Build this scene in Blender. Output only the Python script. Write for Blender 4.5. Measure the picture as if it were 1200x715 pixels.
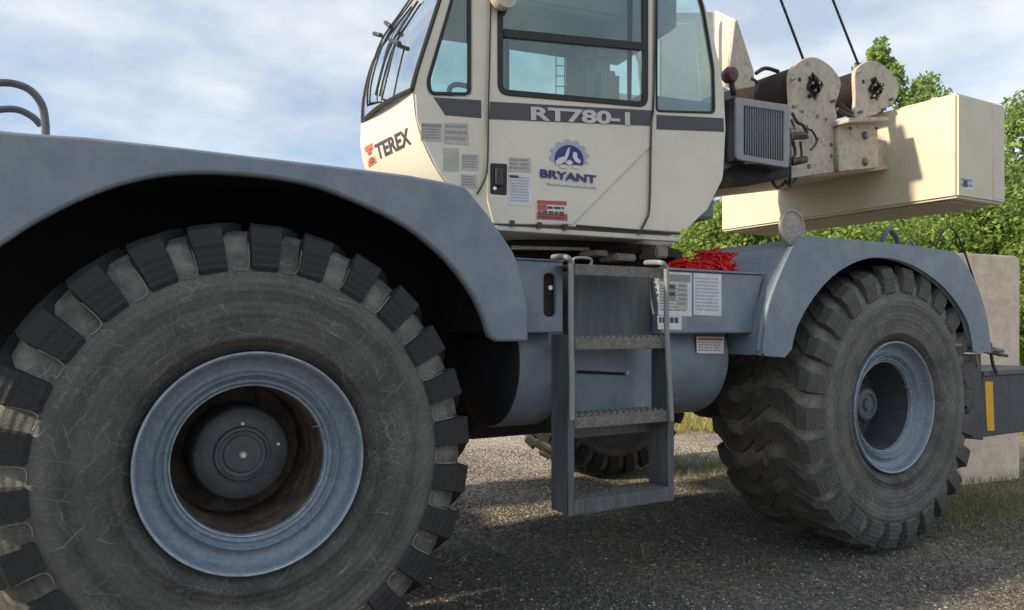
import bpy, bmesh, math, random
import numpy as np
from mathutils import Vector, Matrix
random.seed(7); RNG = np.random.default_rng(11)
for o in list(bpy.data.objects): bpy.data.objects.remove(o)
SC = bpy.context.scene; COL = SC.collection
PI = math.pi
# ------------------------------------------------------------------ camera
F, TH, CX, CY, CH, YH = 891.0, 0.5291, -0.6238, -3.0364, 1.4553, 382.9
cam = bpy.data.cameras.new('camera'); co = bpy.data.objects.new('camera', cam); COL.objects.link(co)
co.location = (CX, CY, CH); co.rotation_euler = (PI/2, 0, -TH)
cam.sensor_width = 36; cam.lens = 36*F/1200; cam.shift_y = (YH-357.5)/1200
cam.clip_start = .05; cam.clip_end = 3000
SC.camera = co
SC.view_settings.view_transform = 'Standard'; SC.view_settings.look = 'None'
SC.view_settings.exposure = 0.98; SC.view_settings.gamma = 1
SC.render.resolution_x = 1024; SC.render.resolution_y = 610
# ------------------------------------------------------------------ light
SUN_EL, SUN_AZ = math.radians(27), math.radians(-81)      # azimuth from +Y, clockwise: the sun stands ahead of the crane
sd = Vector((math.sin(SUN_AZ)*math.cos(SUN_EL), math.cos(SUN_AZ)*math.cos(SUN_EL), math.sin(SUN_EL)))
sl = bpy.data.lights.new('sun', 'SUN'); sl.energy = 3.2; sl.angle = math.radians(3); sl.color = (1, .83, .60)
so = bpy.data.objects.new('sun', sl); COL.objects.link(so)
so.rotation_euler = sd.to_track_quat('Z', 'Y').to_euler(); so.location = (-20, 10, 20)
W = bpy.data.worlds.new('World'); SC.world = W; W.use_nodes = True
nt = W.node_tree; nt.nodes.clear()
def N(nt, t, **k):
    n = nt.nodes.new(t)
    for a, b in k.items(): setattr(n, a, b)
    return n
def L(nt, a, b): nt.links.new(a, b)
def ramp(nt, pts):
    r = N(nt, 'ShaderNodeValToRGB'); e = r.color_ramp.elements
    e[0].position, e[0].color = pts[0][0], tuple(pts[0][1])+(1,)
    e[1].position, e[1].color = pts[-1][0], tuple(pts[-1][1])+(1,)
    for p, c in pts[1:-1]:
        q = e.new(p); q.color = tuple(c)+(1,)
    return r
sky = N(nt, 'ShaderNodeTexSky'); sky.sky_type = 'NISHITA'; sky.sun_disc = False
sky.sun_elevation = SUN_EL; sky.sun_rotation = SUN_AZ; sky.air_density = 1.0; sky.dust_density = 1.2; sky.ozone_density = 1.6
tc = N(nt, 'ShaderNodeTexCoord'); sep = N(nt, 'ShaderNodeSeparateXYZ'); L(nt, tc.outputs['Generated'], sep.inputs[0])
zz = N(nt, 'ShaderNodeMath', operation='ADD'); L(nt, sep.outputs[2], zz.inputs[0]); zz.inputs[1].default_value = .22
zm = N(nt, 'ShaderNodeMath', operation='MAXIMUM'); L(nt, zz.outputs[0], zm.inputs[0]); zm.inputs[1].default_value = .1
vd = N(nt, 'ShaderNodeVectorMath', operation='DIVIDE'); L(nt, tc.outputs['Generated'], vd.inputs[0])
cb = N(nt, 'ShaderNodeCombineXYZ')
for i in range(3): L(nt, zm.outputs[0], cb.inputs[i])
L(nt, cb.outputs[0], vd.inputs[1])
n1 = N(nt, 'ShaderNodeTexNoise'); n1.inputs['Scale'].default_value = .62; n1.inputs['Detail'].default_value = 9; n1.inputs['Roughness'].default_value = .56; n1.inputs['Distortion'].default_value = .15
mpn = N(nt, 'ShaderNodeMapping'); mpn.inputs['Location'].default_value = (5.3, 2.2, 0); mpn.inputs['Scale'].default_value = (1, 1, .8)
L(nt, vd.outputs[0], mpn.inputs[0]); L(nt, mpn.outputs[0], n1.inputs['Vector'])
n2 = N(nt, 'ShaderNodeTexNoise'); n2.inputs['Scale'].default_value = 2.6; n2.inputs['Detail'].default_value = 7; L(nt, mpn.outputs[0], n2.inputs['Vector'])
rc = ramp(nt, [(.36, (.18,)*3), (.45, (.75,)*3), (.56, (1, 1, 1))]); L(nt, n1.outputs['Fac'], rc.inputs[0])
cc = ramp(nt, [(.36, (2.8, 3.3, 4.1)), (.48, (3.9, 4.2, 4.6)), (.62, (5.2, 5.25, 5.25))]); L(nt, n2.outputs['Fac'], cc.inputs[0])
mx = N(nt, 'ShaderNodeMix', data_type='RGBA'); L(nt, rc.outputs[0], mx.inputs[0]); L(nt, sky.outputs[0], mx.inputs[6]); L(nt, cc.outputs[0], mx.inputs[7])
bg = N(nt, 'ShaderNodeBackground'); bg.inputs[1].default_value = .10; L(nt, mx.outputs[2], bg.inputs[0])
wo = N(nt, 'ShaderNodeOutputWorld'); L(nt, bg.outputs[0], wo.inputs[0])

# ------------------------------------------------------------------ geometry of the photograph
sT, cT = math.sin(TH), math.cos(TH)
CAM = Vector((CX, CY, CH))
def ray(px, py):
    r = (px-600)/F
    return Vector((r*cT+sT, cT-r*sT, (YH-py)/F))
class Basis:
    def __init__(s, o, u, v=(0, 0, 1)):
        s.o = Vector(o); s.u = Vector(u).normalized(); s.v = Vector(v).normalized(); s.n = s.u.cross(s.v)
    def px(s, x, y):                       # photograph point -> 2-D point on this plane
        d = ray(x, y); t = (s.o-CAM).dot(s.n)/d.dot(s.n); p = CAM+d*t-s.o
        return (p.dot(s.u), p.dot(s.v))
    def P(s, x, y, off=0):
        a, b = s.px(x, y); return s.w(a, b, off)
    def w(s, a, b, c=0): return s.o+s.u*a+s.v*b+s.n*c
    def sh(s, d): return Basis(s.o+s.n*d, s.u, s.v)
def SY(Y): return Basis((0, Y, 0), (1, 0, 0))
def FX(X): return Basis((X, 0, 0), (0, -1, 0))
def gnd(px, w, z=0):
    r = (px-600)/F*w
    return Vector((CX+r*cT+w*sT, CY-r*sT+w*cT, z))
# ------------------------------------------------------------------ helpers
WL = {}
def link(name, me, mat, parent=None, loc=None):
    o = bpy.data.objects.new(name, me); COL.objects.link(o)
    loc = Vector(loc) if loc is not None else Vector((0, 0, 0))
    WL[o.name] = loc
    if parent: o.parent = parent; o.location = loc-WL[parent.name]
    else: o.location = loc
    if mat and me and not me.materials: me.materials.append(mat)
    return o
def empty(name, loc, label=None, cat=None, group=None):
    o = link(name, None, None, None, loc); tag(o, label, cat, group); return o
def tag(o, label=None, cat=None, group=None, kind=None):
    if label: o['label'] = label
    if cat: o['category'] = cat
    if group: o['group'] = group
    if kind: o['kind'] = kind
    return o
def frame_of(d):
    d = d.normalized(); a = Vector((0, 0, 1)) if abs(d.z) < .9 else Vector((1, 0, 0))
    x = a.cross(d).normalized(); return x, d.cross(x)
class MB:
    def __init__(s): s.v = []; s.f = []; s.sm = []
    def add(s, v, f, smooth=False):
        k = len(s.v); s.v += [tuple(p) for p in v]; s.f += [tuple(i+k for i in q) for q in f]; s.sm += [smooth]*len(f); return s
    def box(s, a, b, B=None):
        (x0, y0, z0), (x1, y1, z1) = a, b
        v = [Vector((x, y, z)) for z in (z0, z1) for y in (y0, y1) for x in (x0, x1)]
        if B: v = [B.w(*p) for p in v]
        return s.add(v, [(0, 2, 3, 1), (4, 5, 7, 6), (0, 1, 5, 4), (2, 6, 7, 3), (0, 4, 6, 2), (1, 3, 7, 5)])
    def tube(s, pts, r, n=10, caps=True, r2=None):
        pts = [Vector(p) for p in pts]; k = len(pts); v = []; f = []
        x = None
        for i, p in enumerate(pts):
            d = (pts[min(i+1, k-1)]-pts[max(i-1, 0)]).normalized()
            if x is None: x, y = frame_of(d)
            else:
                x = (x-d*x.dot(d)).normalized(); y = d.cross(x)
            rr = r if r2 is None else r+(r2-r)*i/(k-1)
            for j in range(n):
                a = 2*PI*j/n; v.append(p+(x*math.cos(a)+y*math.sin(a))*rr)
        for i in range(k-1):
            for j in range(n):
                j2 = (j+1) % n; f.append((i*n+j, i*n+j2, (i+1)*n+j2, (i+1)*n+j))
        s.add(v, f, True)
        if caps:
            s.add(v[:n], [tuple(range(n))[::-1]]); s.add(v[-n:], [tuple(range(n))])
        return s
    def lathe(s, c, ax, prof, n=48, closed=False, a0=0, a1=2*PI):     # prof: (radius, along axis)
        c = Vector(c); ax = Vector(ax).normalized(); x, y = frame_of(ax); v = []; f = []; k = len(prof)
        for j in range(n):
            a = a0+(a1-a0)*j/n; d = x*math.cos(a)+y*math.sin(a)
            for r, h in prof: v.append(c+d*r+ax*h)
        for j in range(n):
            j2 = (j+1) % n
            for i in range(k if closed else k-1):
                i2 = (i+1) % k
                f.append((j*k+i, j*k+i2, j2*k+i2, j2*k+i))
        return s.add(v, f, True)
    def hull(s, rings, caps=True, smooth=False):      # rings of equal point count, lofted
        n = len(rings[0]); v = [p for r in rings for p in r]; f = []
        for i in range(len(rings)-1):
            for j in range(n):
                j2 = (j+1) % n; f.append((i*n+j, i*n+j2, (i+1)*n+j2, (i+1)*n+j))
        if caps: f += [tuple(range(n))[::-1], tuple(range((len(rings)-1)*n, len(rings)*n))]
        return s.add(v, f, smooth)
    def mesh(s, name, c):
        me = bpy.data.meshes.new(name); me.from_pydata([(p[0]-c.x, p[1]-c.y, p[2]-c.z) for p in s.v], [], s.f)
        me.polygons.foreach_set('use_smooth', s.sm); me.update(); return me
    def build(s, name, mat, parent=None, bevel=0, angle=35, c=None):
        P = np.array([tuple(p) for p in s.v])
        if c is None: c = Vector((P.min(0)+P.max(0))/2)
        me = s.mesh(name, c)
        bm = bmesh.new(); bm.from_mesh(me); bmesh.ops.remove_doubles(bm, verts=bm.verts, dist=1e-5)
        bmesh.ops.recalc_face_normals(bm, faces=bm.faces)
        if bevel:
            ed = [e for e in bm.edges if len(e.link_faces) == 2 and e.calc_face_angle(0) > math.radians(28)]
            bmesh.ops.bevel(bm, geom=ed, offset=bevel, segments=2, affect='EDGES', clamp_overlap=True)
            for fc in bm.faces: fc.smooth = True
        for e in bm.edges:
            if len(e.link_faces) == 2 and e.calc_face_angle(0) > math.radians(angle): e.smooth = False
        bm.to_mesh(me); bm.free()
        return link(name, me, mat, parent, c)
def sm(pts, k=6, closed=False):
    out = []; n = len(pts)
    for i in range(n if closed else n-1):
        p0 = pts[(i-1) % n] if closed or i > 0 else pts[0]; p1 = pts[i]; p2 = pts[(i+1) % n]; p3 = pts[(i+2) % n] if closed or i+2 < n else pts[-1]
        for j in range(k):
            t = j/k
            out.append(tuple(.5*((2*b)+(c-a)*t+(2*a-5*b+4*c-d)*t*t+(3*b-a-3*c+d)*t**3) for a, b, c, d in zip(p0, p1, p2, p3)))
    if not closed: out.append(tuple(pts[-1]))
    return out
def rnd(poly, r, k=5):
    out = []; n = len(poly)
    for i in range(n):
        p = Vector(poly[i]); a = Vector(poly[i-1]); b = Vector(poly[(i+1) % n])
        rr = r[i] if isinstance(r, (list, tuple)) else r
        if rr <= 0: out.append(tuple(p)); continue
        da = (a-p); db = (b-p); ra = min(rr, da.length*.45, db.length*.45)
        s = p+da.normalized()*ra; e = p+db.normalized()*ra
        for j in range(k+1):
            t = j/k; out.append(tuple(s*(1-t)**2+p*2*t*(1-t)+e*t*t))
    return out
def curve_mesh(outer, holes, th, bevel):
    cu = bpy.data.curves.new('tmp', 'CURVE'); cu.dimensions = '2D'; cu.fill_mode = 'BOTH'
    b = min(bevel, th*.45); cu.extrude = th/2-b; cu.bevel_depth = b; cu.bevel_resolution = 1; cu.offset = -b
    for poly in [outer]+list(holes):
        sp = cu.splines.new('POLY'); sp.points.add(len(poly)-1)
        for i, p in enumerate(poly): sp.points[i].co = (p[0], p[1], 0, 1)
        sp.use_cyclic_u = True
    ob = bpy.data.objects.new('tmp', cu); me = bpy.data.meshes.new_from_object(ob)
    bpy.data.objects.remove(ob); bpy.data.curves.remove(cu); return me
def plate(name, B, outer, mat, parent=None, holes=(), th=.02, bevel=.003):
    """flat piece of real thickness: front face on plane B, body behind it; 2-D outline"""
    me = curve_mesh(outer, holes, th, bevel)
    n = len(me.vertices); a = np.empty(n*3, 'f'); me.vertices.foreach_get('co', a); a = a.reshape(-1, 3)
    a[:, 2] -= th/2
    M = np.array([B.u, B.v, B.n]); p = a@M+np.array(B.o)
    c = (p.min(0)+p.max(0))/2; p = p-c
    me.vertices.foreach_set('co', p.astype('f').ravel()); me.update(); me.name = name
    me.materials.clear()
    return link(name, me, mat, parent, Vector(c))
def ppx(B, pts): return [B.px(x, y) for x, y in pts]
def text(name, B, s, ll, lr, ul, mat, parent, bold=.0, th=.003, shear=0):
    cu = bpy.data.curves.new('t', 'FONT'); cu.body = s; cu.extrude = .001; cu.offset = bold; cu.shear = shear
    ob = bpy.data.objects.new('t', cu); me = bpy.data.meshes.new_from_object(ob)
    bpy.data.objects.remove(ob); bpy.data.curves.remove(cu)
    n = len(me.vertices); a = np.empty(n*3, 'f'); me.vertices.foreach_get('co', a); a = a.reshape(-1, 3)
    lo = a.min(0); hi = a.max(0); t = (a-lo)/(hi-lo)
    O = np.array(B.P(*ll)); U = np.array(B.P(*lr))-O; V = np.array(B.P(*ul))-O
    p = O+t[:, :1]*U+t[:, 1:2]*V+np.array(B.n)[None]*(t[:, 2:]*th-.001)
    c = (p.min(0)+p.max(0))/2
    me.vertices.foreach_set('co', (p-c).astype('f').ravel()); me.update(); me.name = name; me.materials.clear()
    return link(name, me, mat, parent, Vector(c))
# ------------------------------------------------------------------ materials
def hx(r, g, b):
    f = lambda c: ((c/255)/12.92 if c/255 <= .04045 else ((c/255+.055)/1.055)**2.4)
    return (f(r), f(g), f(b))
def mat(name, col, rough=.5, metal=0, dirt=None, dirt_amt=.4, dscale=3, bump=0, bscale=60, vary=.12, spec=.5, streak=False, dthr=(.45, .72)):
    m = bpy.data.materials.new(name); m.use_nodes = True; t = m.node_tree; b = t.nodes['Principled BSDF']
    b.inputs['Metallic'].default_value = metal; b.inputs['Specular IOR Level'].default_value = spec
    tc = N(t, 'ShaderNodeTexCoord'); geo = N(t, 'ShaderNodeNewGeometry')
    n1 = N(t, 'ShaderNodeTexNoise'); n1.inputs['Scale'].default_value = dscale; n1.inputs['Detail'].default_value = 8; n1.inputs['Roughness'].default_value = .62
    mp = N(t, 'ShaderNodeMapping'); L(t, geo.outputs['Position'], mp.inputs[0])
    if streak: mp.inputs['Scale'].default_value = (2.4, 2.4, .35)
    L(t, mp.outputs[0], n1.inputs['Vector'])
    c0 = tuple(c*(1-vary) for c in col); c1 = tuple(min(1, c*(1+vary)) for c in col)
    r = ramp(t, [(.3, c0), (.7, c1)]); L(t, n1.outputs['Fac'], r.inputs[0]); out = r.outputs[0]
    if dirt:
        n2 = N(t, 'ShaderNodeTexNoise'); n2.inputs['Scale'].default_value = dscale*2.3; n2.inputs['Detail'].default_value = 10; n2.inputs['Roughness'].default_value = .7
        L(t, mp.outputs[0], n2.inputs['Vector'])
        r2 = ramp(t, [(dthr[0], (0, 0, 0)), (dthr[1], (dirt_amt,)*3)]); L(t, n2.outputs['Fac'], r2.inputs[0])
        x = N(t, 'ShaderNodeMix', data_type='RGBA'); L(t, r2.outputs[0], x.inputs[0]); L(t, out, x.inputs[6]); x.inputs[7].default_value = tuple(dirt)+(1,)
        out = x.outputs[2]
    L(t, out, b.inputs['Base Color'])
    rr = ramp(t, [(.3, (max(0, rough-.08),)*3), (.7, (min(1, rough+.1),)*3)]); L(t, n1.outputs['Fac'], rr.inputs[0]); L(t, rr.outputs[0], b.inputs['Roughness'])
    if bump:
        n3 = N(t, 'ShaderNodeTexNoise'); n3.inputs['Scale'].default_value = bscale; n3.inputs['Detail'].default_value = 5; L(t, geo.outputs['Position'], n3.inputs['Vector'])
        bp = N(t, 'ShaderNodeBump'); bp.inputs['Strength'].default_value = bump; bp.inputs['Distance'].default_value = .01
        L(t, n3.outputs['Fac'], bp.inputs['Height']); L(t, bp.outputs[0], b.inputs['Normal'])
    return m
M = {}
M['grey'] = mat('grey_blue_paint', (.150, .190, .243), .36, dirt=(.27, .30, .33), dirt_amt=.65, dscale=2.2, vary=.15, bump=.12, bscale=12)
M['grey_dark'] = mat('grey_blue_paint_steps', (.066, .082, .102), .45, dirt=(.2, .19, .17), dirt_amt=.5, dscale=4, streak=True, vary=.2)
M['navyp'] = mat('dark_navy_paint', (.035, .045, .062), .45, dirt=(.1, .1, .1), dirt_amt=.5, dscale=6, vary=.2)
M['rim'] = mat('rim_paint', (.145, .19, .245), .3, dirt=(.36, .39, .42), dirt_amt=.45, dscale=22, vary=.14, bump=.1, bscale=80)
M['rimedge'] = mat('worn_rim_edge', (.33, .39, .45), .3, .3, dirt=(.14, .17, .21), dirt_amt=.9, dscale=10, vary=.3)
M['rust'] = mat('rusty_barrel', (.05, .038, .031), .8, dirt=(.2, .15, .11), dirt_amt=.8, dscale=5, vary=.4, bump=.3, bscale=60)
M['hub'] = mat('hub_paint', (.05, .062, .075), .5, dirt=(.12, .11, .1), dirt_amt=.5, dscale=9, vary=.2, bump=.2, bscale=90)
M['cream'] = mat('cream_paint', (.66, .635, .55), .36, dirt=(.47, .44, .37), dirt_amt=.4, dscale=1.7, vary=.025)
M['cream_sun'] = mat('sun_tinted_cream_paint', (.62, .575, .45), .42, dirt=(.44, .39, .28), dirt_amt=.4, dscale=1.9, vary=.03)  # counterweight cream with the sun's warm tint put into its colour
M['creamd'] = mat('weathered_cream_steel', (.47, .43, .36), .6, dirt=(.2, .13, .09), dirt_amt=.75, dscale=9, vary=.12, bump=.3, bscale=90, dthr=(.5, .7))
M['trim'] = mat('white_trim', (.6, .59, .53), .4, dirt=(.3, .27, .2), dirt_amt=.4)
M['black'] = mat('black_rubber', (.012, .013, .015), .55, vary=.3)
M['blackm'] = mat('black_metal', (.022, .024, .028), .45, dirt=(.08, .07, .06), dirt_amt=.5, dscale=8)
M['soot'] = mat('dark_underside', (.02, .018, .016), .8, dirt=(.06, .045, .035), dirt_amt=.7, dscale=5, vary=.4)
M['stripe'] = mat('charcoal_stripe', (.055, .058, .066), .45, vary=.06)
M['well_shade_black'] = mat('wheel_well_shade_black', (.006, .007, .011), .85, vary=.3)  # near-black for the wheel wells, and for the shade on the tank end
M['steel'] = mat('galvanised', (.20, .21, .21), .45, .4, dirt=(.2, .17, .12), dirt_amt=.5, dscale=12)
M['galv'] = mat('worn_step_edge', (.13, .13, .125), .6, .2, dirt=(.33, .3, .25), dirt_amt=.6, dscale=25, vary=.25, bump=.3)
M['rail'] = mat('grey_rail', (.22, .235, .245), .45, dirt=(.28, .26, .22), dirt_amt=.6, dscale=22)
M['bolt'] = mat('bright_bolt', (.75, .74, .7), .3, .6)
M['drum'] = mat('winch_drum', (.03, .024, .022), .6, .3, dirt=(.08, .05, .04), dirt_amt=.6, dscale=20, bump=.6, bscale=40)
M['rope'] = mat('steel_rope', (.035, .04, .05), .5, .3, bump=.8, bscale=200)
M['coolf'] = mat('cooler_frame', (.27, .28, .285), .4, .2, dirt=(.2, .19, .17), dirt_amt=.4)
M['fin'] = mat('cooler_fin', (.17, .175, .18), .5, .4)
M['paper'] = mat('white_sticker', (.62, .64, .66), .5, dirt=(.45, .45, .45), dirt_amt=.5, dscale=14)
M['faded'] = mat('faded_sticker', (.46, .44, .40), .55, dirt=(.40, .34, .33), dirt_amt=.6, dscale=16)
M['fgreen'] = mat('faded_green_sticker', (.36, .44, .38), .55, dirt=(.40, .40, .35), dirt_amt=.6, dscale=16)
M['ink'] = mat('black_print', (.05, .05, .06), .5)
M['inkg'] = mat('grey_print', (.24, .25, .27), .5)
M['inkb'] = mat('pale_blue_print', (.34, .40, .50), .5)
M['red'] = mat('red_print', (.42, .09, .06), .5)
M['redlogo'] = mat('red_logo', (.55, .10, .06), .5, dirt=(.6, .4, .3), dirt_amt=.5, dscale=30)
M['navy'] = mat('navy_print', (.022, .035, .17), .5)
M['lav'] = mat('pale_lavender_print', (.36, .37, .50), .5, dirt=(.45, .45, .48), dirt_amt=.7, dscale=30)
M['white'] = mat('white_print', (.62, .62, .66), .5)
M['silver'] = mat('silver_print', (.52, .52, .50), .45)
M['yellow'] = mat('yellow_reflector', (.72, .38, .02), .4, dirt=(.5, .25, .03), dirt_amt=.5, dscale=10)
M['redcloth'] = mat('red_strap', (.72, .018, .03), .7, vary=.3, dirt=(.6, .12, .08), dirt_amt=.5, dscale=20)
M['seat'] = mat('grey_seat_cloth', (.22, .24, .24), .9, bump=.3, bscale=200)
M['liner'] = mat('cab_lining', (.17, .20, .21), .85, vary=.2)
M['concrete'] = mat('beige_concrete', (.74, .62, .50), .85, dirt=(.34, .29, .24), dirt_amt=.5, dscale=5, bump=.5, bscale=50)
M['whitewall'] = mat('white_wall', (.7, .7, .68), .7)
M['bark'] = mat('bark', (.10, .075, .05), .9, bump=.6, bscale=25)
M['lens'] = mat('lamp_lens', (.33, .31, .28), .35, .3, dirt=(.12, .09, .07), dirt_amt=.8, dscale=30, bump=.8, bscale=90)
M['maroon'] = mat('maroon_lamp', (.09, .025, .022), .4)
def leafmat(name, c, c2):
    m = bpy.data.materials.new(name); m.use_nodes = True; t = m.node_tree; b = t.nodes['Principled BSDF']
    g = N(t, 'ShaderNodeNewGeometry'); r = ramp(t, [(0, c), (.6, tuple((a+d)/2 for a, d in zip(c, c2))), (1, c2)]); L(t, g.outputs['Random Per Island'], r.inputs[0])
    L(t, r.outputs[0], b.inputs['Base Color']); b.inputs['Roughness'].default_value = .55
    tr = N(t, 'ShaderNodeBsdfTranslucent'); hs = N(t, 'ShaderNodeHueSaturation'); hs.inputs['Value'].default_value = 1.3; L(t, r.outputs[0], hs.inputs['Color']); L(t, hs.outputs[0], tr.inputs[0])
    x = N(t, 'ShaderNodeMixShader'); x.inputs[0].default_value = .48; L(t, b.outputs[0], x.inputs[1]); L(t, tr.outputs[0], x.inputs[2]); L(t, x.outputs[0], t.nodes['Material Output'].inputs[0])
    return m
M['leaf'] = leafmat('leaf_fresh', (.08, .15, .03), (.36, .48, .12))
M['leafd'] = leafmat('leaf_dark', (.06, .12, .025), (.27, .38, .09))
M['leafy'] = leafmat('leaf_yellow', (.12, .18, .03), (.44, .50, .13))
M['grass'] = leafmat('grass_blade', (.09, .12, .03), (.32, .30, .11))
M['grassy'] = leafmat('dry_grass_blade', (.22, .22, .06), (.46, .40, .16))
def glassmat(name, tint, refl=.5):
    m = bpy.data.materials.new(name); m.use_nodes = True; t = m.node_tree; t.nodes.remove(t.nodes['Principled BSDF'])
    tr = N(t, 'ShaderNodeBsdfTransparent'); tr.inputs[0].default_value = tuple(math.sqrt(q) for q in tint)+(1,)
    gl = N(t, 'ShaderNodeBsdfGlossy'); gl.inputs['Roughness'].default_value = .03; gl.inputs[0].default_value = (.9, .97, 1, 1)
    df = N(t, 'ShaderNodeBsdfDiffuse'); df.inputs[0].default_value = (.34, .40, .40, 1)
    lw = N(t, 'ShaderNodeFresnel'); lw.inputs[0].default_value = 1.5
    mu = N(t, 'ShaderNodeMath', operation='MULTIPLY_ADD'); L(t, lw.outputs[0], mu.inputs[0]); mu.inputs[1].default_value = .9; mu.inputs[2].default_value = refl
    ns = N(t, 'ShaderNodeTexNoise'); ns.inputs['Scale'].default_value = 6; ns.inputs['Detail'].default_value = 8
    g = N(t, 'ShaderNodeNewGeometry'); L(t, g.outputs['Position'], ns.inputs['Vector'])
    r = ramp(t, [(.4, (.02,)*3), (.75, (.12,)*3)]); L(t, ns.outputs['Fac'], r.inputs[0])
    a = N(t, 'ShaderNodeMixShader'); L(t, r.outputs[0], a.inputs[0]); L(t, tr.outputs[0], a.inputs[1]); L(t, df.outputs[0], a.inputs[2])
    b = N(t, 'ShaderNodeMixShader'); L(t, mu.outputs[0], b.inputs[0]); L(t, a.outputs[0], b.inputs[1]); L(t, gl.outputs[0], b.inputs[2])
    L(t, b.outputs[0], t.nodes['Material Output'].inputs[0]); return m
M['glass'] = glassmat('teal_cab_glass', (.74, .93, .87), .04)
M['wglass'] = glassmat('windshield_glass', (.30, .42, .46), .62)
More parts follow.
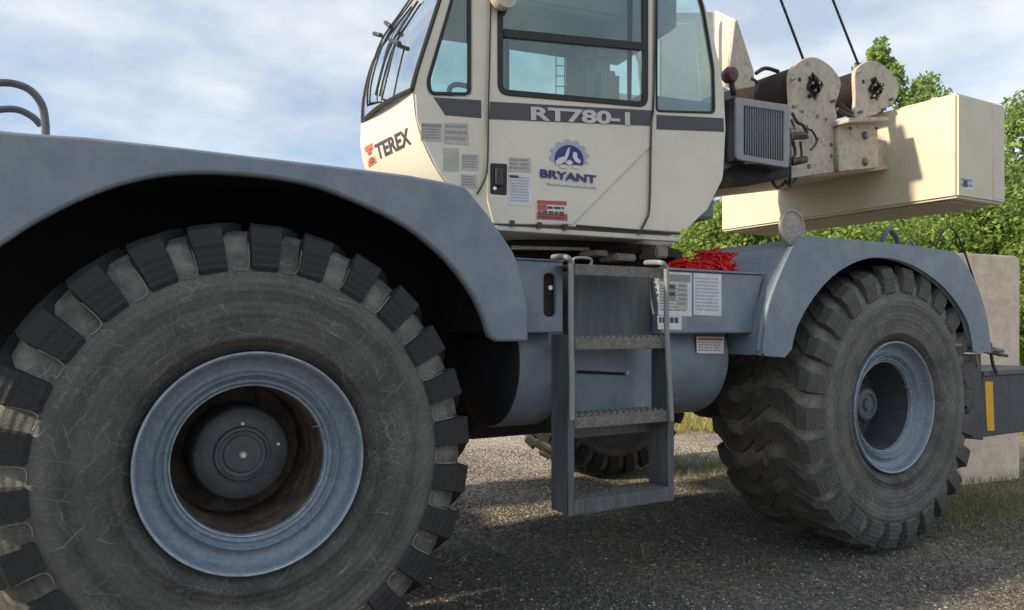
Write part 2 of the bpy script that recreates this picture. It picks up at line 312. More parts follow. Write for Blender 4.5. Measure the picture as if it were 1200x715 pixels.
# tyre rubber: dusty, radial; object space y is the axle
def tyremat(name, base, dust, amt, groove):
    m = bpy.data.materials.new(name); m.use_nodes = True; t = m.node_tree; b = t.nodes['Principled BSDF']
    tc = N(t, 'ShaderNodeTexCoord'); sp = N(t, 'ShaderNodeSeparateXYZ'); L(t, tc.outputs['Object'], sp.inputs[0])
    cb = N(t, 'ShaderNodeCombineXYZ'); L(t, sp.outputs[0], cb.inputs[0]); L(t, sp.outputs[2], cb.inputs[1])
    ln = N(t, 'ShaderNodeVectorMath', operation='LENGTH'); L(t, cb.outputs[0], ln.inputs[0])
    at = N(t, 'ShaderNodeMath', operation='ARCTAN2'); L(t, sp.outputs[0], at.inputs[0]); L(t, sp.outputs[2], at.inputs[1])
    n1 = N(t, 'ShaderNodeTexNoise'); n1.inputs['Scale'].default_value = 5; n1.inputs['Detail'].default_value = 11; n1.inputs['Roughness'].default_value = .7; L(t, tc.outputs['Object'], n1.inputs['Vector'])
    # fine crazed scratches
    vo = N(t, 'ShaderNodeTexVoronoi', feature='DISTANCE_TO_EDGE'); vo.inputs['Scale'].default_value = 30
    n4 = N(t, 'ShaderNodeTexNoise'); n4.inputs['Scale'].default_value = 12; L(t, tc.outputs['Object'], n4.inputs['Vector'])
    ad = N(t, 'ShaderNodeVectorMath', operation='MULTIPLY_ADD'); L(t, n4.outputs['Color'], ad.inputs[0]); ad.inputs[1].default_value = (.15,)*3; L(t, tc.outputs['Object'], ad.inputs[2]); L(t, ad.outputs[0], vo.inputs['Vector'])
    vr = ramp(t, [(0, (1, 1, 1)), (.05, (0, 0, 0))]); L(t, vo.outputs['Distance'], vr.inputs[0])
    n5 = N(t, 'ShaderNodeTexNoise'); n5.inputs['Scale'].default_value = 3; L(t, tc.outputs['Object'], n5.inputs['Vector'])
    r5 = ramp(t, [(.46, (.0,)*3), (.70, (amt*1.2,)*3)]); L(t, n5.outputs['Fac'], r5.inputs[0])
    ml = N(t, 'ShaderNodeMath', operation='MULTIPLY'); L(t, vr.outputs[0], ml.inputs[0]); L(t, r5.outputs[0], ml.inputs[1])
    # speckle
    n6 = N(t, 'ShaderNodeTexNoise'); n6.inputs['Scale'].default_value = 95; n6.inputs['Detail'].default_value = 3; L(t, tc.outputs['Object'], n6.inputs['Vector'])
    r6 = ramp(t, [(.50, (0, 0, 0)), (.72, (.6,)*3)]); L(t, n6.outputs['Fac'], r6.inputs[0])
    r = ramp(t, [(.33, (0, 0, 0)), (.75, (amt,)*3)]); L(t, n1.outputs['Fac'], r.inputs[0])
    s1 = N(t, 'ShaderNodeMath', operation='ADD'); L(t, r.outputs[0], s1.inputs[0]); L(t, ml.outputs[0], s1.inputs[1])
    s2 = N(t, 'ShaderNodeMath', operation='MULTIPLY_ADD'); L(t, r6.outputs[0], s2.inputs[0]); s2.inputs[1].default_value = amt*.8; L(t, s1.outputs[0], s2.inputs[2])
    last = s2.outputs[0]
    if groove:
        gr = N(t, 'ShaderNodeMapRange'); gr.inputs['From Min'].default_value = .738; gr.inputs['From Max'].default_value = .775; gr.inputs['To Max'].default_value = groove; L(t, ln.outputs['Value'], gr.inputs['Value'])
        n8 = N(t, 'ShaderNodeTexNoise'); n8.inputs['Scale'].default_value = 9; n8.inputs['Detail'].default_value = 8; L(t, tc.outputs['Object'], n8.inputs['Vector'])
        r8 = ramp(t, [(.38, (.1,)*3), (.62, (1.35,)*3)]); L(t, n8.outputs['Fac'], r8.inputs[0])
        g2_ = N(t, 'ShaderNodeMath', operation='MULTIPLY'); L(t, gr.outputs[0], g2_.inputs[0]); L(t, r8.outputs[0], g2_.inputs[1])
        s3 = N(t, 'ShaderNodeMath', operation='ADD', use_clamp=True); L(t, last, s3.inputs[0]); L(t, g2_.outputs[0], s3.inputs[1]); last = s3.outputs[0]
        # dust band on the shoulder and rub rings lower down
        dr = ramp(t, [(0, (.0,)*3), (.50, (.02,)*3), (.60, (.10,)*3), (.64, (.02,)*3), (.70, (.16,)*3), (.78, (.05,)*3), (1, (0,)*3)]); L(t, ln.outputs['Value'], dr.inputs[0])
        s4 = N(t, 'ShaderNodeMath', operation='ADD', use_clamp=True); L(t, last, s4.inputs[0]); L(t, dr.outputs[0], s4.inputs[1]); last = s4.outputs[0]
        # fine hair scratches
        sc = last
        for ang, off in ((.4, 0), (-.7, 5), (1.3, 9), (2.2, 3)):
            mq = N(t, 'ShaderNodeMapping'); mq.inputs['Scale'].default_value = (95, 1, 4); mq.inputs['Location'].default_value = (off, off, 0); vr_ = N(t, 'ShaderNodeVectorRotate', rotation_type='Y_AXIS'); vr_.inputs['Angle'].default_value = ang
            wn = N(t, 'ShaderNodeVectorMath', operation='MULTIPLY_ADD'); L(t, n4.outputs['Color'], wn.inputs[0]); wn.inputs[1].default_value = (.05, .05, .05); L(t, tc.outputs['Object'], wn.inputs[2]); L(t, wn.outputs[0], vr_.inputs[0]); L(t, vr_.outputs[0], mq.inputs[0]); nq = N(t, 'ShaderNodeTexNoise'); nq.inputs['Scale'].default_value = 1.0; nq.inputs['Detail'].default_value = 2; L(t, mq.outputs[0], nq.inputs['Vector'])
            rq = ramp(t, [(.645, (0,)*3), (.73, (.36,)*3)]); L(t, nq.outputs['Fac'], rq.inputs[0])
            s5 = N(t, 'ShaderNodeMath', operation='ADD', use_clamp=True); L(t, sc, s5.inputs[0]); L(t, rq.outputs[0], s5.inputs[1]); sc = s5.outputs[0]
        last = sc
    x = N(t, 'ShaderNodeMix', data_type='RGBA'); L(t, last, x.inputs[0]); x.inputs[6].default_value = base+(1,); x.inputs[7].default_value = dust+(1,)
    L(t, x.outputs[2], b.inputs['Base Color']); b.inputs['Roughness'].default_value = .75
    # rings moulded in the sidewall + grain
    wv = N(t, 'ShaderNodeMath', operation='MULTIPLY'); L(t, ln.outputs['Value'], wv.inputs[0]); wv.inputs[1].default_value = 210
    sn = N(t, 'ShaderNodeMath', operation='SINE'); L(t, wv.outputs[0], sn.inputs[0])
    hh = N(t, 'ShaderNodeMath', operation='MULTIPLY_ADD'); L(t, sn.outputs[0], hh.inputs[0]); hh.inputs[1].default_value = .12; L(t, n1.outputs['Fac'], hh.inputs[2])
    h2 = N(t, 'ShaderNodeMath', operation='MULTIPLY_ADD'); L(t, n6.outputs['Fac'], h2.inputs[0]); h2.inputs[1].default_value = .3; L(t, hh.outputs[0], h2.inputs[2])
    bp = N(t, 'ShaderNodeBump'); bp.inputs['Strength'].default_value = .6; bp.inputs['Distance'].default_value = .012; L(t, h2.outputs[0], bp.inputs['Height']); L(t, bp.outputs[0], b.inputs['Normal'])
    return m
M['tyre'] = tyremat('dusty_tyre', (.020, .023, .023), (.27, .27, .25), .26, .33)
M['flash'] = mat('pale_rubber_edge', (.30, .29, .27), .8, vary=.3, dirt=(.06, .06, .06), dirt_amt=.9, dscale=14)
M['tyre_rear'] = tyremat('dustier_tyre', (.028, .029, .029), (.28, .275, .255), .38, .30)
M['lug'] = tyremat('tread_rubber', (.011, .013, .016), (.15, .14, .12), .08, 0)
M['lugd'] = tyremat('dusty_tread_rubber', (.030, .031, .031), (.22, .21, .19), .36, 0)

# ------------------------------------------------------------------ ground
def ground_mat(name, base, c2, c3, sc):
    m = bpy.data.materials.new(name); m.use_nodes = True; t = m.node_tree; b = t.nodes['Principled BSDF']
    g = N(t, 'ShaderNodeNewGeometry')
    v = N(t, 'ShaderNodeTexVoronoi'); v.inputs['Scale'].default_value = sc; L(t, g.outputs['Position'], v.inputs['Vector'])
    sp = N(t, 'ShaderNodeSeparateColor'); L(t, v.outputs['Color'], sp.inputs[0])
    r = ramp(t, [(0, base), (.5, c2), (.93, c3), (1, (.5, .48, .44))]); L(t, sp.outputs[0], r.inputs[0])
    n = N(t, 'ShaderNodeTexNoise'); n.inputs['Scale'].default_value = .8; n.inputs['Detail'].default_value = 6; L(t, g.outputs['Position'], n.inputs['Vector'])
    r2 = ramp(t, [(.3, (.65, .65, .65)), (.7, (1.2, 1.17, 1.1))]); L(t, n.outputs['Fac'], r2.inputs[0])
    x = N(t, 'ShaderNodeMix', data_type='RGBA', blend_type='MULTIPLY'); x.inputs[0].default_value = 1; L(t, r.outputs[0], x.inputs[6]); L(t, r2.outputs[0], x.inputs[7])
    if name == 'gravel_ground':      # shade put into the colour: darker near the crane, paler where sunlit beyond
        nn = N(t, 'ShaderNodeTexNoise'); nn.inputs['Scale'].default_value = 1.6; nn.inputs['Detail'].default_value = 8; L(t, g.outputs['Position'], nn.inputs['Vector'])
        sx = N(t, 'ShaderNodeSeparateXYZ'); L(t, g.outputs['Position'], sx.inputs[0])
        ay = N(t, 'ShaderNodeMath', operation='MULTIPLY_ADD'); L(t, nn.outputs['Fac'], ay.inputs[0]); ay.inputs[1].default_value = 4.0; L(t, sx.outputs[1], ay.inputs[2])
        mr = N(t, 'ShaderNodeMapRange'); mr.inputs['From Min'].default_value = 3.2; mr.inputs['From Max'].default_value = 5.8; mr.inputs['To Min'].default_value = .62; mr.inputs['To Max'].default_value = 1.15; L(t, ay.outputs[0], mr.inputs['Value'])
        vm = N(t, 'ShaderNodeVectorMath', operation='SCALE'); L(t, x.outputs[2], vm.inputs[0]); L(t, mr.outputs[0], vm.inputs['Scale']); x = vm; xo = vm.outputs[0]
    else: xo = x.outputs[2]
    L(t, xo, b.inputs['Base Color']); b.inputs['Roughness'].default_value = .85
    bp = N(t, 'ShaderNodeBump'); bp.inputs['Strength'].default_value = .9; bp.inputs['Distance'].default_value = .02; bp.invert = True
    L(t, v.outputs['Distance'], bp.inputs['Height']); L(t, bp.outputs[0], b.inputs['Normal']); return m
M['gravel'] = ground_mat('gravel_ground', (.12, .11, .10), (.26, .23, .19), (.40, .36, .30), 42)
M['meadow'] = ground_mat('meadow_ground', (.10, .12, .035), (.20, .19, .07), (.28, .24, .11), 9)
m = MB(); S = 600
gx = np.linspace(-8, 16, 97); 
def ghei(x, y): return .018*math.sin(x*1.3+.4)*math.cos(y*1.7)+.010*math.sin(x*4.1+y*2.3)
gv = []; gf = []
for j, y in enumerate(gx):
    for i, x in enumerate(gx):
        e = min(1, (16-abs(x-4)-4+.0)/3, 1); e = max(0, min(1, (12-abs(x-4))/2, (12-abs(y-4))/2))
        gv.append((x, y, -.012+ghei(x, y)*e))
for j in range(96):
    for i in range(96):
        a = j*97+i; gf.append((a, a+1, a+98, a+97))
m.add(gv, gf, True)
c = [0, 96, 97*97-1, 97*96]; k = len(m.v)
m.v += [(-S, -S, -.012), (S, -S, -.012), (S, S, -.012), (-S, S, -.012)]
rim_b = [list(range(0, 97)), [96+97*j for j in range(97)], list(range(97*97-1, 97*96-1, -1)), [97*j for j in range(96, -1, -1)]]
for q in range(4):
    m.f.append(tuple(rim_b[q][::-1])+(k+q, k+(q+1) % 4)); m.sm.append(False)
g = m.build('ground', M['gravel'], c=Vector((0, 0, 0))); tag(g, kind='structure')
m = MB(); a, b, c2, d = gnd(-900, 12.5), gnd(2300, 12.5), gnd(2300, 120), gnd(-900, 120)
pts = [gnd(px, 11.4+1.1*math.sin(px*.013)+.5*math.sin(px*.041), .006) for px in range(-900, 2301, 40)]
m.add(pts+[gnd(px, 130, .006) for px in range(-900, 2301, 40)], [(i, i+1, i+82, i+81) for i in range(80)])
g = m.build('meadow', M['meadow']); tag(g, kind='structure')
# loose stones
def stones(name, n, fn, size, mt):
    ico = np.array([(0, 0, 1), (1, 0, 0), (0, 1, 0), (-1, 0, 0), (0, -1, 0), (0, 0, -1)], float)
    fc = np.array([(0, 1, 2), (0, 2, 3), (0, 3, 4), (0, 4, 1), (5, 2, 1), (5, 3, 2), (5, 4, 3), (5, 1, 4)])
    P = fn(n); n = len(P); s = size[0]+(size[1]-size[0])*RNG.random(n)**3
    V = np.repeat(ico[None], n, 0)*(s[:, None, None]*RNG.uniform(.6, 1.25, (n, 6, 1))); V[:, :, 2] *= .6
    a = RNG.random(n)*2*PI; ca, sa = np.cos(a)[:, None], np.sin(a)[:, None]
    X = V[:, :, 0]*ca-V[:, :, 1]*sa; Y = V[:, :, 0]*sa+V[:, :, 1]*ca; V[:, :, 0] = X; V[:, :, 1] = Y
    V += P[:, None, :]; V[:, :, 2] += (s*.15)[:, None]
    Fc = (fc[None]+(np.arange(n)*6)[:, None, None]).reshape(-1, 3)
    return npmesh(name, V.reshape(-1, 3), Fc, mt)
def npmesh(name, V, Fc, mt, smooth=False):
    me = bpy.data.meshes.new(name); me.vertices.add(len(V)); me.vertices.foreach_set('co', V.astype('f').ravel())
    k = Fc.shape[1]; me.loops.add(Fc.size); me.loops.foreach_set('vertex_index', Fc.astype('i').ravel())
    me.polygons.add(len(Fc)); me.polygons.foreach_set('loop_start', (np.arange(len(Fc))*k).astype('i'))
    try: me.polygons.foreach_set('loop_total', np.full(len(Fc), k, 'i'))
    except Exception: pass
    me.update(calc_edges=True); me.validate(); me.materials.append(mt); return me
def gfan(n, w0, w1, p0=380, p1=1260):
    w = 1/(RNG.uniform(1/w1, 1/w0, n)); px = RNG.uniform(p0, p1, n); r = (px-600)/F*w
    x = CX+r*cT+w*sT; y = CY-r*sT+w*cT
    z = np.array([ghei(a, b) for a, b in zip(x, y)])-.012
    return np.stack([x, y, z], 1)
mst = bpy.data.materials.new('stone'); mst.use_nodes = True; t = mst.node_tree; g_ = N(t, 'ShaderNodeNewGeometry')
r = ramp(t, [(0, (.045, .046, .048)), (.5, (.105, .102, .098)), (.85, (.16, .15, .135)), (.96, (.28, .27, .25)), (1, (.6, .58, .54))]); L(t, g_.outputs['Random Per Island'], r.inputs[0]); L(t, r.outputs[0], t.nodes['Principled BSDF'].inputs['Base Color']); t.nodes['Principled BSDF'].inputs['Roughness'].default_value = .8  # loose stones darkened as well, for the shade they lie in
o = link('gravel', stones('gravel', 110000, lambda n: gfan(n, 3.6, 9), (.003, .013), mst), None); tag(o, 'loose grey gravel covering the yard under and around the crane', 'gravel', kind='stuff')
# grass blades
def blades(P, h, wd, lean=.4):
    n = len(P); hh = h*RNG.uniform(.45, 1.15, n); a = RNG.random(n)*2*PI; lx = RNG.normal(0, lean, n)*hh; ly = RNG.normal(0, lean, n)*hh
    ux = np.cos(a)*wd*RNG.uniform(.6, 1.3, n); uy = np.sin(a)*wd
    V = np.zeros((n, 5, 3)); x, y, z = P.T
    V[:, 0] = np.stack([x-ux, y-uy, z], 1); V[:, 1] = np.stack([x+ux, y+uy, z], 1)
    V[:, 2] = np.stack([x+ux*.8+lx*.4, y+uy*.8+ly*.4, z+hh*.6], 1); V[:, 3] = np.stack([x-ux*.8+lx*.4, y-uy*.8+ly*.4, z+hh*.6], 1)
    V[:, 4] = np.stack([x+lx, y+ly, z+hh*.95], 1)
    k = (np.arange(n)*5)[:, None]
    T = np.concatenate([k+np.array([[0, 1, 2]]), k+np.array([[0, 2, 3]]), k+np.array([[3, 2, 4]])]); return V.reshape(-1, 3), T
def tuft_pts(cs):
    out = []
    for (px, w, rad, n) in cs:
        c = gnd(px, w); q = RNG.normal(0, rad, (n, 2)); out.append(np.stack([c.x+q[:, 0], c.y+q[:, 1], np.full(n, -.01)], 1))
    return np.concatenate(out)
V, T = blades(gfan(36000, 10.3, 22, 100, 1500), .16, .008)
o = link('grass', npmesh('grass', V, T, M['grassy']), None); tag(o, 'dry yellow green grass on the meadow beyond the gravel yard', 'grass', kind='stuff')
cs = [(745, 4.95, .07, 35), (880, 4.62, .07, 28), (790, 7.6, .3, 200), (830, 7.9, .35, 500), (780, 8.4, .3, 300), (690, 6.3, .1, 60)]
for px in range(1075, 1240, 9): cs.append((px+random.uniform(-5, 5), random.uniform(5.9, 7.4), .2, 80))
for px in range(1085, 1235, 7): cs.append((px, random.uniform(5.0, 6.2), .12, 26))
for px in range(1090, 1240, 12): cs.append((px, random.uniform(7.2, 9.5), .3, 120))
V, T = blades(tuft_pts(cs), .085, .003)
o = link('grass', npmesh('weed_grass', V, T, M['grass']), None); tag(o, 'green weedy grass growing through the gravel around the rear wheel', 'grass', kind='stuff')

# ------------------------------------------------------------------ crane
crane = empty('mobile_crane', (2.0, 1.6, 0), 'grey and cream rough terrain crane with large wheels and enclosed cab', 'crane')
R0, NL, AX = .93, 26, .93
def lug_mesh(far=False):
    st = [(.736, -.050), (.760, -.060), (.85, -.058), (.908, -.040), (.929, .015), (.934, .07), (.937, .14), (.938, .21), (.938, .28), (.937, .35)]
    rings = []
    for i, (r, y) in enumerate(st):
        ph = .135*math.sin(PI*max(0, y-.0)/.36)**1.3 if y > .0 else 0
        hw = .069 if i < 4 else .069-.018*max(0, y)/.35
        if i == 0: hw = .064
        yb = y+(.05 if i < 4 else 0); rb = r-(.015 if i < 3 else .05)
        q = []
        for (rr, aa, yy) in ((rb, ph-hw*1.12, yb), (r, ph-hw*.93, y), (r, ph+hw*.93, y), (rb, ph+hw*1.12, yb)):
            yy2 = yy if not far else .68-yy
            aa2 = aa if not far else -aa
            q.append(Vector((rr*math.sin(aa2), yy2, rr*math.cos(aa2))))
        rings.append(q)
    b = MB(); b.hull(rings); me = b.mesh('tread_lug', Vector((0, 0, 0)))
    bm = bmesh.new(); bm.from_mesh(me); bmesh.ops.recalc_face_normals(bm, faces=bm.faces); bm.to_mesh(me); bm.free(); return me
TP = [(.424, .04), (.44, .0), (.47, -.02), (.475, -.035), (.50, -.042), (.505, -.034), (.56, -.050), (.62, -.058), (.64, -.052), (.66, -.060), (.715, -.057), (.738, -.052), (.752, -.036), (.81, -.028), (.865, -.008), (.896, .04), (.905, .12), (.908, .34), (.905, .56), (.896, .64), (.865, .688), (.81, .705), (.752, .71), (.738, .725), (.70, .728), (.60, .73), (.5, .71), (.44, .68), (.424, .64)]
lug_a, lug_b = lug_mesh(), lug_mesh(True)
def tyre(c, lugmat, near=True, steer=0, spin=0, flip=False):
    c = Vector(c)
    b = MB(); b.lathe((0, 0, 0), (0, 1, 0), TP, 96, closed=False)
    if flip: b.v = [(x, -y, z) for x, y, z in b.v]
    me = b.mesh('tyre', Vector((0, 0, 0)))
    bm = bmesh.new(); bm.from_mesh(me); bmesh.ops.recalc_face_normals(bm, faces=bm.faces); bm.to_mesh(me); bm.free()
    o = link('tyre', me, M['tyre'] if c.x < 1 else M['tyre_rear'], crane, c)
    if near:
        for k in range(NL):
            for me, d in ((lug_a, 0), (lug_b, .5)):
                l = bpy.data.objects.new('tread_lug', me); COL.objects.link(l); l.parent = o
                l.rotation_euler = (random.uniform(-.002, .002), 2*PI*(k+d)/NL+spin+random.uniform(-.007, .007), 0); q_ = random.uniform(.994, 1.003); l.scale = (q_, 1, q_)
                if not me.materials: me.materials.append(M['lug'])
                if lugmat is not M['lug']:
                    l.material_slots[0].link = 'OBJECT'; l.material_slots[0].material = lugmat
    else:
        V = []; Fc = []
        for k in range(NL):
            for me, d in ((lug_a, 0), (lug_b, .5)):
                R = Matrix.Rotation(2*PI*(k+d)/NL+spin, 3, 'Y'); s = len(V)
                V += [tuple((R@v.co)*1) for v in me.vertices]; Fc += [tuple(i+s for i in p.vertices) for p in me.polygons]
        if flip: V = [(x, -y, z) for x, y, z in V]
        m2 = bpy.data.meshes.new('tread_lugs'); m2.from_pydata(V, [], Fc); l = bpy.data.objects.new('tread_lugs', m2); COL.objects.link(l); l.parent = o; m2.materials.append(M['lug']); l['kind'] = 'stuff'
    return o
WB = 4.04
def flash(cx, parent, spin):          # thin pale moulding lips at the ends of the tread grooves
    b = MB()
    for k in range(NL):
        a0_ = 2*PI*(k+.5)/NL+spin
        pts = []
        for (r, da, y) in ((.84, .046, -.052), (.775, .047, -.057), (.747, .036, -.055), (.741, .0, -.054), (.746, -.030, -.055)):
            a = a0_+da; pts.append((r*math.sin(a), y, r*math.cos(a)))
        b.tube(sm(pts, 3), .0012+.0008*random.random(), 4, caps=False)
    c = Vector((0, 0, 0)); me = b.mesh('mould_flash', c); o = bpy.data.objects.new('mould_flash', me); COL.objects.link(o); o.parent = parent; me.materials.append(M['flash']); o['kind'] = 'stuff'
t1 = tyre((0, 0, AX), M['lug'], spin=.035); t2 = tyre((WB, 0, AX), M['lugd'], spin=.1); flash(0, t1, .035); flash(WB, t2, .1)
tyre((0, 3.55, AX), M['lug'], near=False, flip=True); tyre((WB, 3.55, AX), M['lug'], near=False, flip=True)
RP = [(.42, .06), (.43, .02), (.4305, -.012), (.426, -.022), (.419, -.022), (.413, -.010), (.408, .022), (.398, .040), (.372, .050), (.356, .052), (.349, .044), (.344, .026), (.338, .022), (.331, .030), (.328, .046), (.321, .052), (.314, .044), (.309, .046), (.305, .060), (.299, .062), (.294, .066), (.290, .085)]
def wheel(cx, hubd, front):
    c = (cx, 0, AX)
    rm = MB().lathe(c, (0, 1, 0), RP, 128).build('rim', M['rim'], crane, angle=80)
    bd = .44 if front else .33
    MB().lathe(c, (0, 1, 0), [(.2895, .08), (.283, .2), (.281, .3), (.278, bd), (.2, bd+.01), (.0, bd+.01)], 96).build('rim_barrel', M['rust'] if front else M['hub'], rm, angle=60)
    if front:
        hb = MB().lathe(c, (0, 1, 0), [(.20, bd+.01), (.196, .27), (.188, .252), (.182, .246), (.115, .240), (.109, .225), (.099, .223), (.093, .233), (.078, .235), (.073, .227), (0, .225)], 72).build('hub', M['hub'], rm, angle=50)
        b = MB()
        for k in range(36):
            a = 2*PI*k/36; p = Vector((cx+.191*math.sin(a), .256, AX+.191*math.cos(a))); b.lathe(p, (0, -1, 0), [(.0045, -.01), (.0045, .002), (.003, .004), (0, .004)], 6)
        for (dx, dz, rr) in ((.0, -.003, .016), (-.0, .125, .010), (.145, .03, .009)):
            MB().lathe((cx+dx, (.227 if rr > .015 else .243), AX+dz), (0, -1, 0), [(rr, -.004), (rr, .008), (rr*.6, .014), (0, .014)], 12).build('hub_plug', M['bolt'], rm)
    else:
        MB().lathe(c, (0, 1, 0), [(.15, bd+.012), (.145, .28), (.115, .27), (.11, .19), (.098, .178), (.075, .178), (.07, .188), (.045, .188), (.04, .175), (0, .175)], 60).build('hub', M['grey_dark'], rm, angle=50)
        for k in range(14):
            a = 2*PI*k/14; MB().lathe((cx+.225*math.sin(a), bd+.01, AX+.225*math.cos(a)), (0, -1, 0), [(.014, 0), (.014, .018), (.008, .022), (0, .022)], 6).build('wheel_nut', M['hub'], rm)
    MB().tube([(cx+.4255*math.sin(2*PI*k/96), -.020, AX+.4255*math.cos(2*PI*k/96)) for k in range(97)], .0045, 6, caps=False).build('rim_edge', M['rimedge'], rm)
    MB().tube([(cx+.297*math.sin(2*PI*k/96), .060, AX+.297*math.cos(2*PI*k/96)) for k in range(97)], .0035, 6, caps=False).build('rim_edge', M['rimedge'], rm)
    # valve stem
    MB().tube([(cx+.25, .09, AX+.11), (cx+.278, .05, AX+.12)], .006, 6).build('valve', M['steel'], rm)
wheel(0, 0, True); wheel(WB, 0, False)
# chassis
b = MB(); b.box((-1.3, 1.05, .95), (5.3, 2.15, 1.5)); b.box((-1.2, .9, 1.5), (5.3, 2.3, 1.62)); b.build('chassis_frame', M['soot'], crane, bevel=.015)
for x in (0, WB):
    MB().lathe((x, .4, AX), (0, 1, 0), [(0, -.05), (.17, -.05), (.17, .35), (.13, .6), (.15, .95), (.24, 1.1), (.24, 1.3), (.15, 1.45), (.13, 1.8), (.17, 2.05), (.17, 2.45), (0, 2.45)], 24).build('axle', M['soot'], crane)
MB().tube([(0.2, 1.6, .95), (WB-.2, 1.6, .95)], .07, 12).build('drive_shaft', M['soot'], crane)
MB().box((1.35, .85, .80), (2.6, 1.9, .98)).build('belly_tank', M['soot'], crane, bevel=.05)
# ---- front fender
FY = SY(-.075)
arch = ppx(FY, [(574, 394), (567, 372), (555, 347), (535, 318), (510, 292), (480, 268), (450, 251), (412, 234), (372, 219), (330, 210), (285, 205), (240, 203), (190, 206), (140, 217), (90, 236), (40, 262), (0, 288)])
arch = arch+[(-1.07, 1.50), (-1.18, 1.42)]
outer = ppx(FY, [(620, 400), (619.5, 365), (612, 325), (602, 295), (575, 255), (550, 224), (538, 216.5), (480, 205), (400, 195), (300, 183), (200, 171), (100, 160), (60, 157.5), (20, 154.5)])
outer = [outer[0]]+sm(outer[1:4], 4)+outer[4:5]+sm(outer[5:8], 4)+outer[8:]+[(-.98, outer[-1][1]), (-1.42, 1.62), (-1.42, 1.42)]
ff = plate('front_fender', FY, outer+[arch[-1]]+sm(arch[::-1][1:], 3)+ppx(FY, [(583, 400.5)]), M['grey'], crane, th=.05, bevel=.012)
def sweep(name, B, path, y0, y1, mt, par, th=.02):       # sheet following a side outline across the vehicle
    b = MB(); r0 = []
    P = [Vector((p[0], 0, p[1])) for p in path]
    nn = []
    for i in range(len(P)):
        d = (P[min(i+1, len(P)-1)]-P[max(0, i-1)]).normalized(); nn.append(Vector((d.z, 0, -d.x)))
    rings = [[Vector((p.x, y0, p.z)), Vector((p.x, y1, p.z)), Vector((p.x, y1, p.z))-n*th, Vector((p.x, y0, p.z))-n*th] for p, n in zip(P, nn)]
    b.hull(rings); return b.build(name, mt, par, angle=30)
sweep('fender_top', FY, [(x, z-.004) for x, z in outer[1:-1]], -.06, .84, M['grey'], ff)
sweep('fender_dark_sheet', FY, [(x*.985, z-.03) for x, z in outer[1:-1]], -.02, .83, M['well_shade_black'], ff, th=.006)  # near-black sheet added under the fender top to darken the arch
MB().box((-1.40, .84, 1.0), (outer[0][0]-.02, .87, 1.45)).build('fender_inner_wall', M['well_shade_black'], ff)
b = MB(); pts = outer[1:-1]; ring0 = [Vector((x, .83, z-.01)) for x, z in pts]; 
b.hull([ring0+[Vector((-1.4, .83, 1.3)), Vector((outer[0][0]-.03, .83, 1.3))][::1], [Vector((p.x, .85, p.z)) for p in ring0]+[Vector((-1.4, .85, 1.3)), Vector((outer[0][0]-.03, .85, 1.3))]]).build('fender_inner_wall', M['well_shade_black'], ff)
# ---- rear fender
rar = ppx(FY, [(926, 408), (930, 390), (936, 374), (952, 347), (974, 322), (1000, 305.5), (1026, 299), (1052, 302), (1077, 312), (1103, 331), (1122, 353), (1136, 379), (1141.5, 410)])
rou = ppx(FY, [(1160.5, 411), (1156, 376), (1145, 338), (1129, 309), (1118, 297.5), (1077, 291), (1013, 284.5), (944, 279), (933, 288), (917, 321), (903, 360), (895, 410), (894, 414)])
rf = plate('rear_fender', FY, rou[:1]+sm(rou[:5], 3)[1:]+rou[5:8]+sm(rou[7:13], 3)[1:]+ppx(FY, [(919, 416)])+sm(rar, 3), M['grey'], crane, th=.04, bevel=.014)
fo = rou[0:1]+sm(rou[:5], 3)[1:]+rou[5:8]+sm(rou[7:13], 3)[1:]
sweep('fender_top', FY, [(x, z-.003) for x, z in fo], -.062, .72, M['grey'], rf)
b = MB(); r0 = [Vector((x, .70, z-.01)) for x, z in fo]
b.hull([r0, [Vector((p.x, .72, p.z)) for p in r0]]).build('fender_inner_wall', M['well_shade_black'], rf)
# ---- deck and side boxes
DY = SY(.03)
def Z_(px, py, Y): return SY(Y).px(px, py)[1]
x0 = 1.12; x1 = DY.px(660, 340)[0]; zt = Z_(640, 306, .03); zb = Z_(650, 390, .03)
slot = rnd(ppx(DY, [(637.5, 320), (652, 321), (652, 371.5), (637.5, 371)]), .03)
sb = plate('side_box_front', DY, rnd([(x0, zt), (x1, zt), (x1, zb), (x0, zb)], .006), M['grey'], crane, holes=[slot], th=.03, bevel=.006)
MB().box((x0, .065, zb), (x1, .7, zt-.03)).build('slot_backing', M['soot'], sb)
MB().lathe(DY.P(648, 337, -.03), (0, -1, 0), [(.012, -.02), (.012, .01), (0, .01)], 8).build('slot_bolt', M['bolt'], sb)
MB().box((x0, .02, zt), (x1+.004, .75, zt+.008)).build('box_lid', M['grey'], sb, bevel=.003)
X1 = DY.px(775, 350)[0]; X2 = DY.px(895, 322)[0]; X3 = DY.px(881, 392)[0]; zb2 = Z_(830, 391, .03); zt2 = Z_(840, 319.5, .03)
sb2 = plate('side_box_rear', DY, rnd([(X1, zt2), (X2, zt2), (X3, zb2), (X1, zb2)], .01), M['grey'], crane, th=.62, bevel=.01)
plate('box_lid', SY(.022), [(X1-.01, zt2+.012), (X2+.01, zt2+.012), (X2+.01, zt2+.001), (X1-.01, zt2+.001)], M['grey'], sb2, th=.65, bevel=.002)
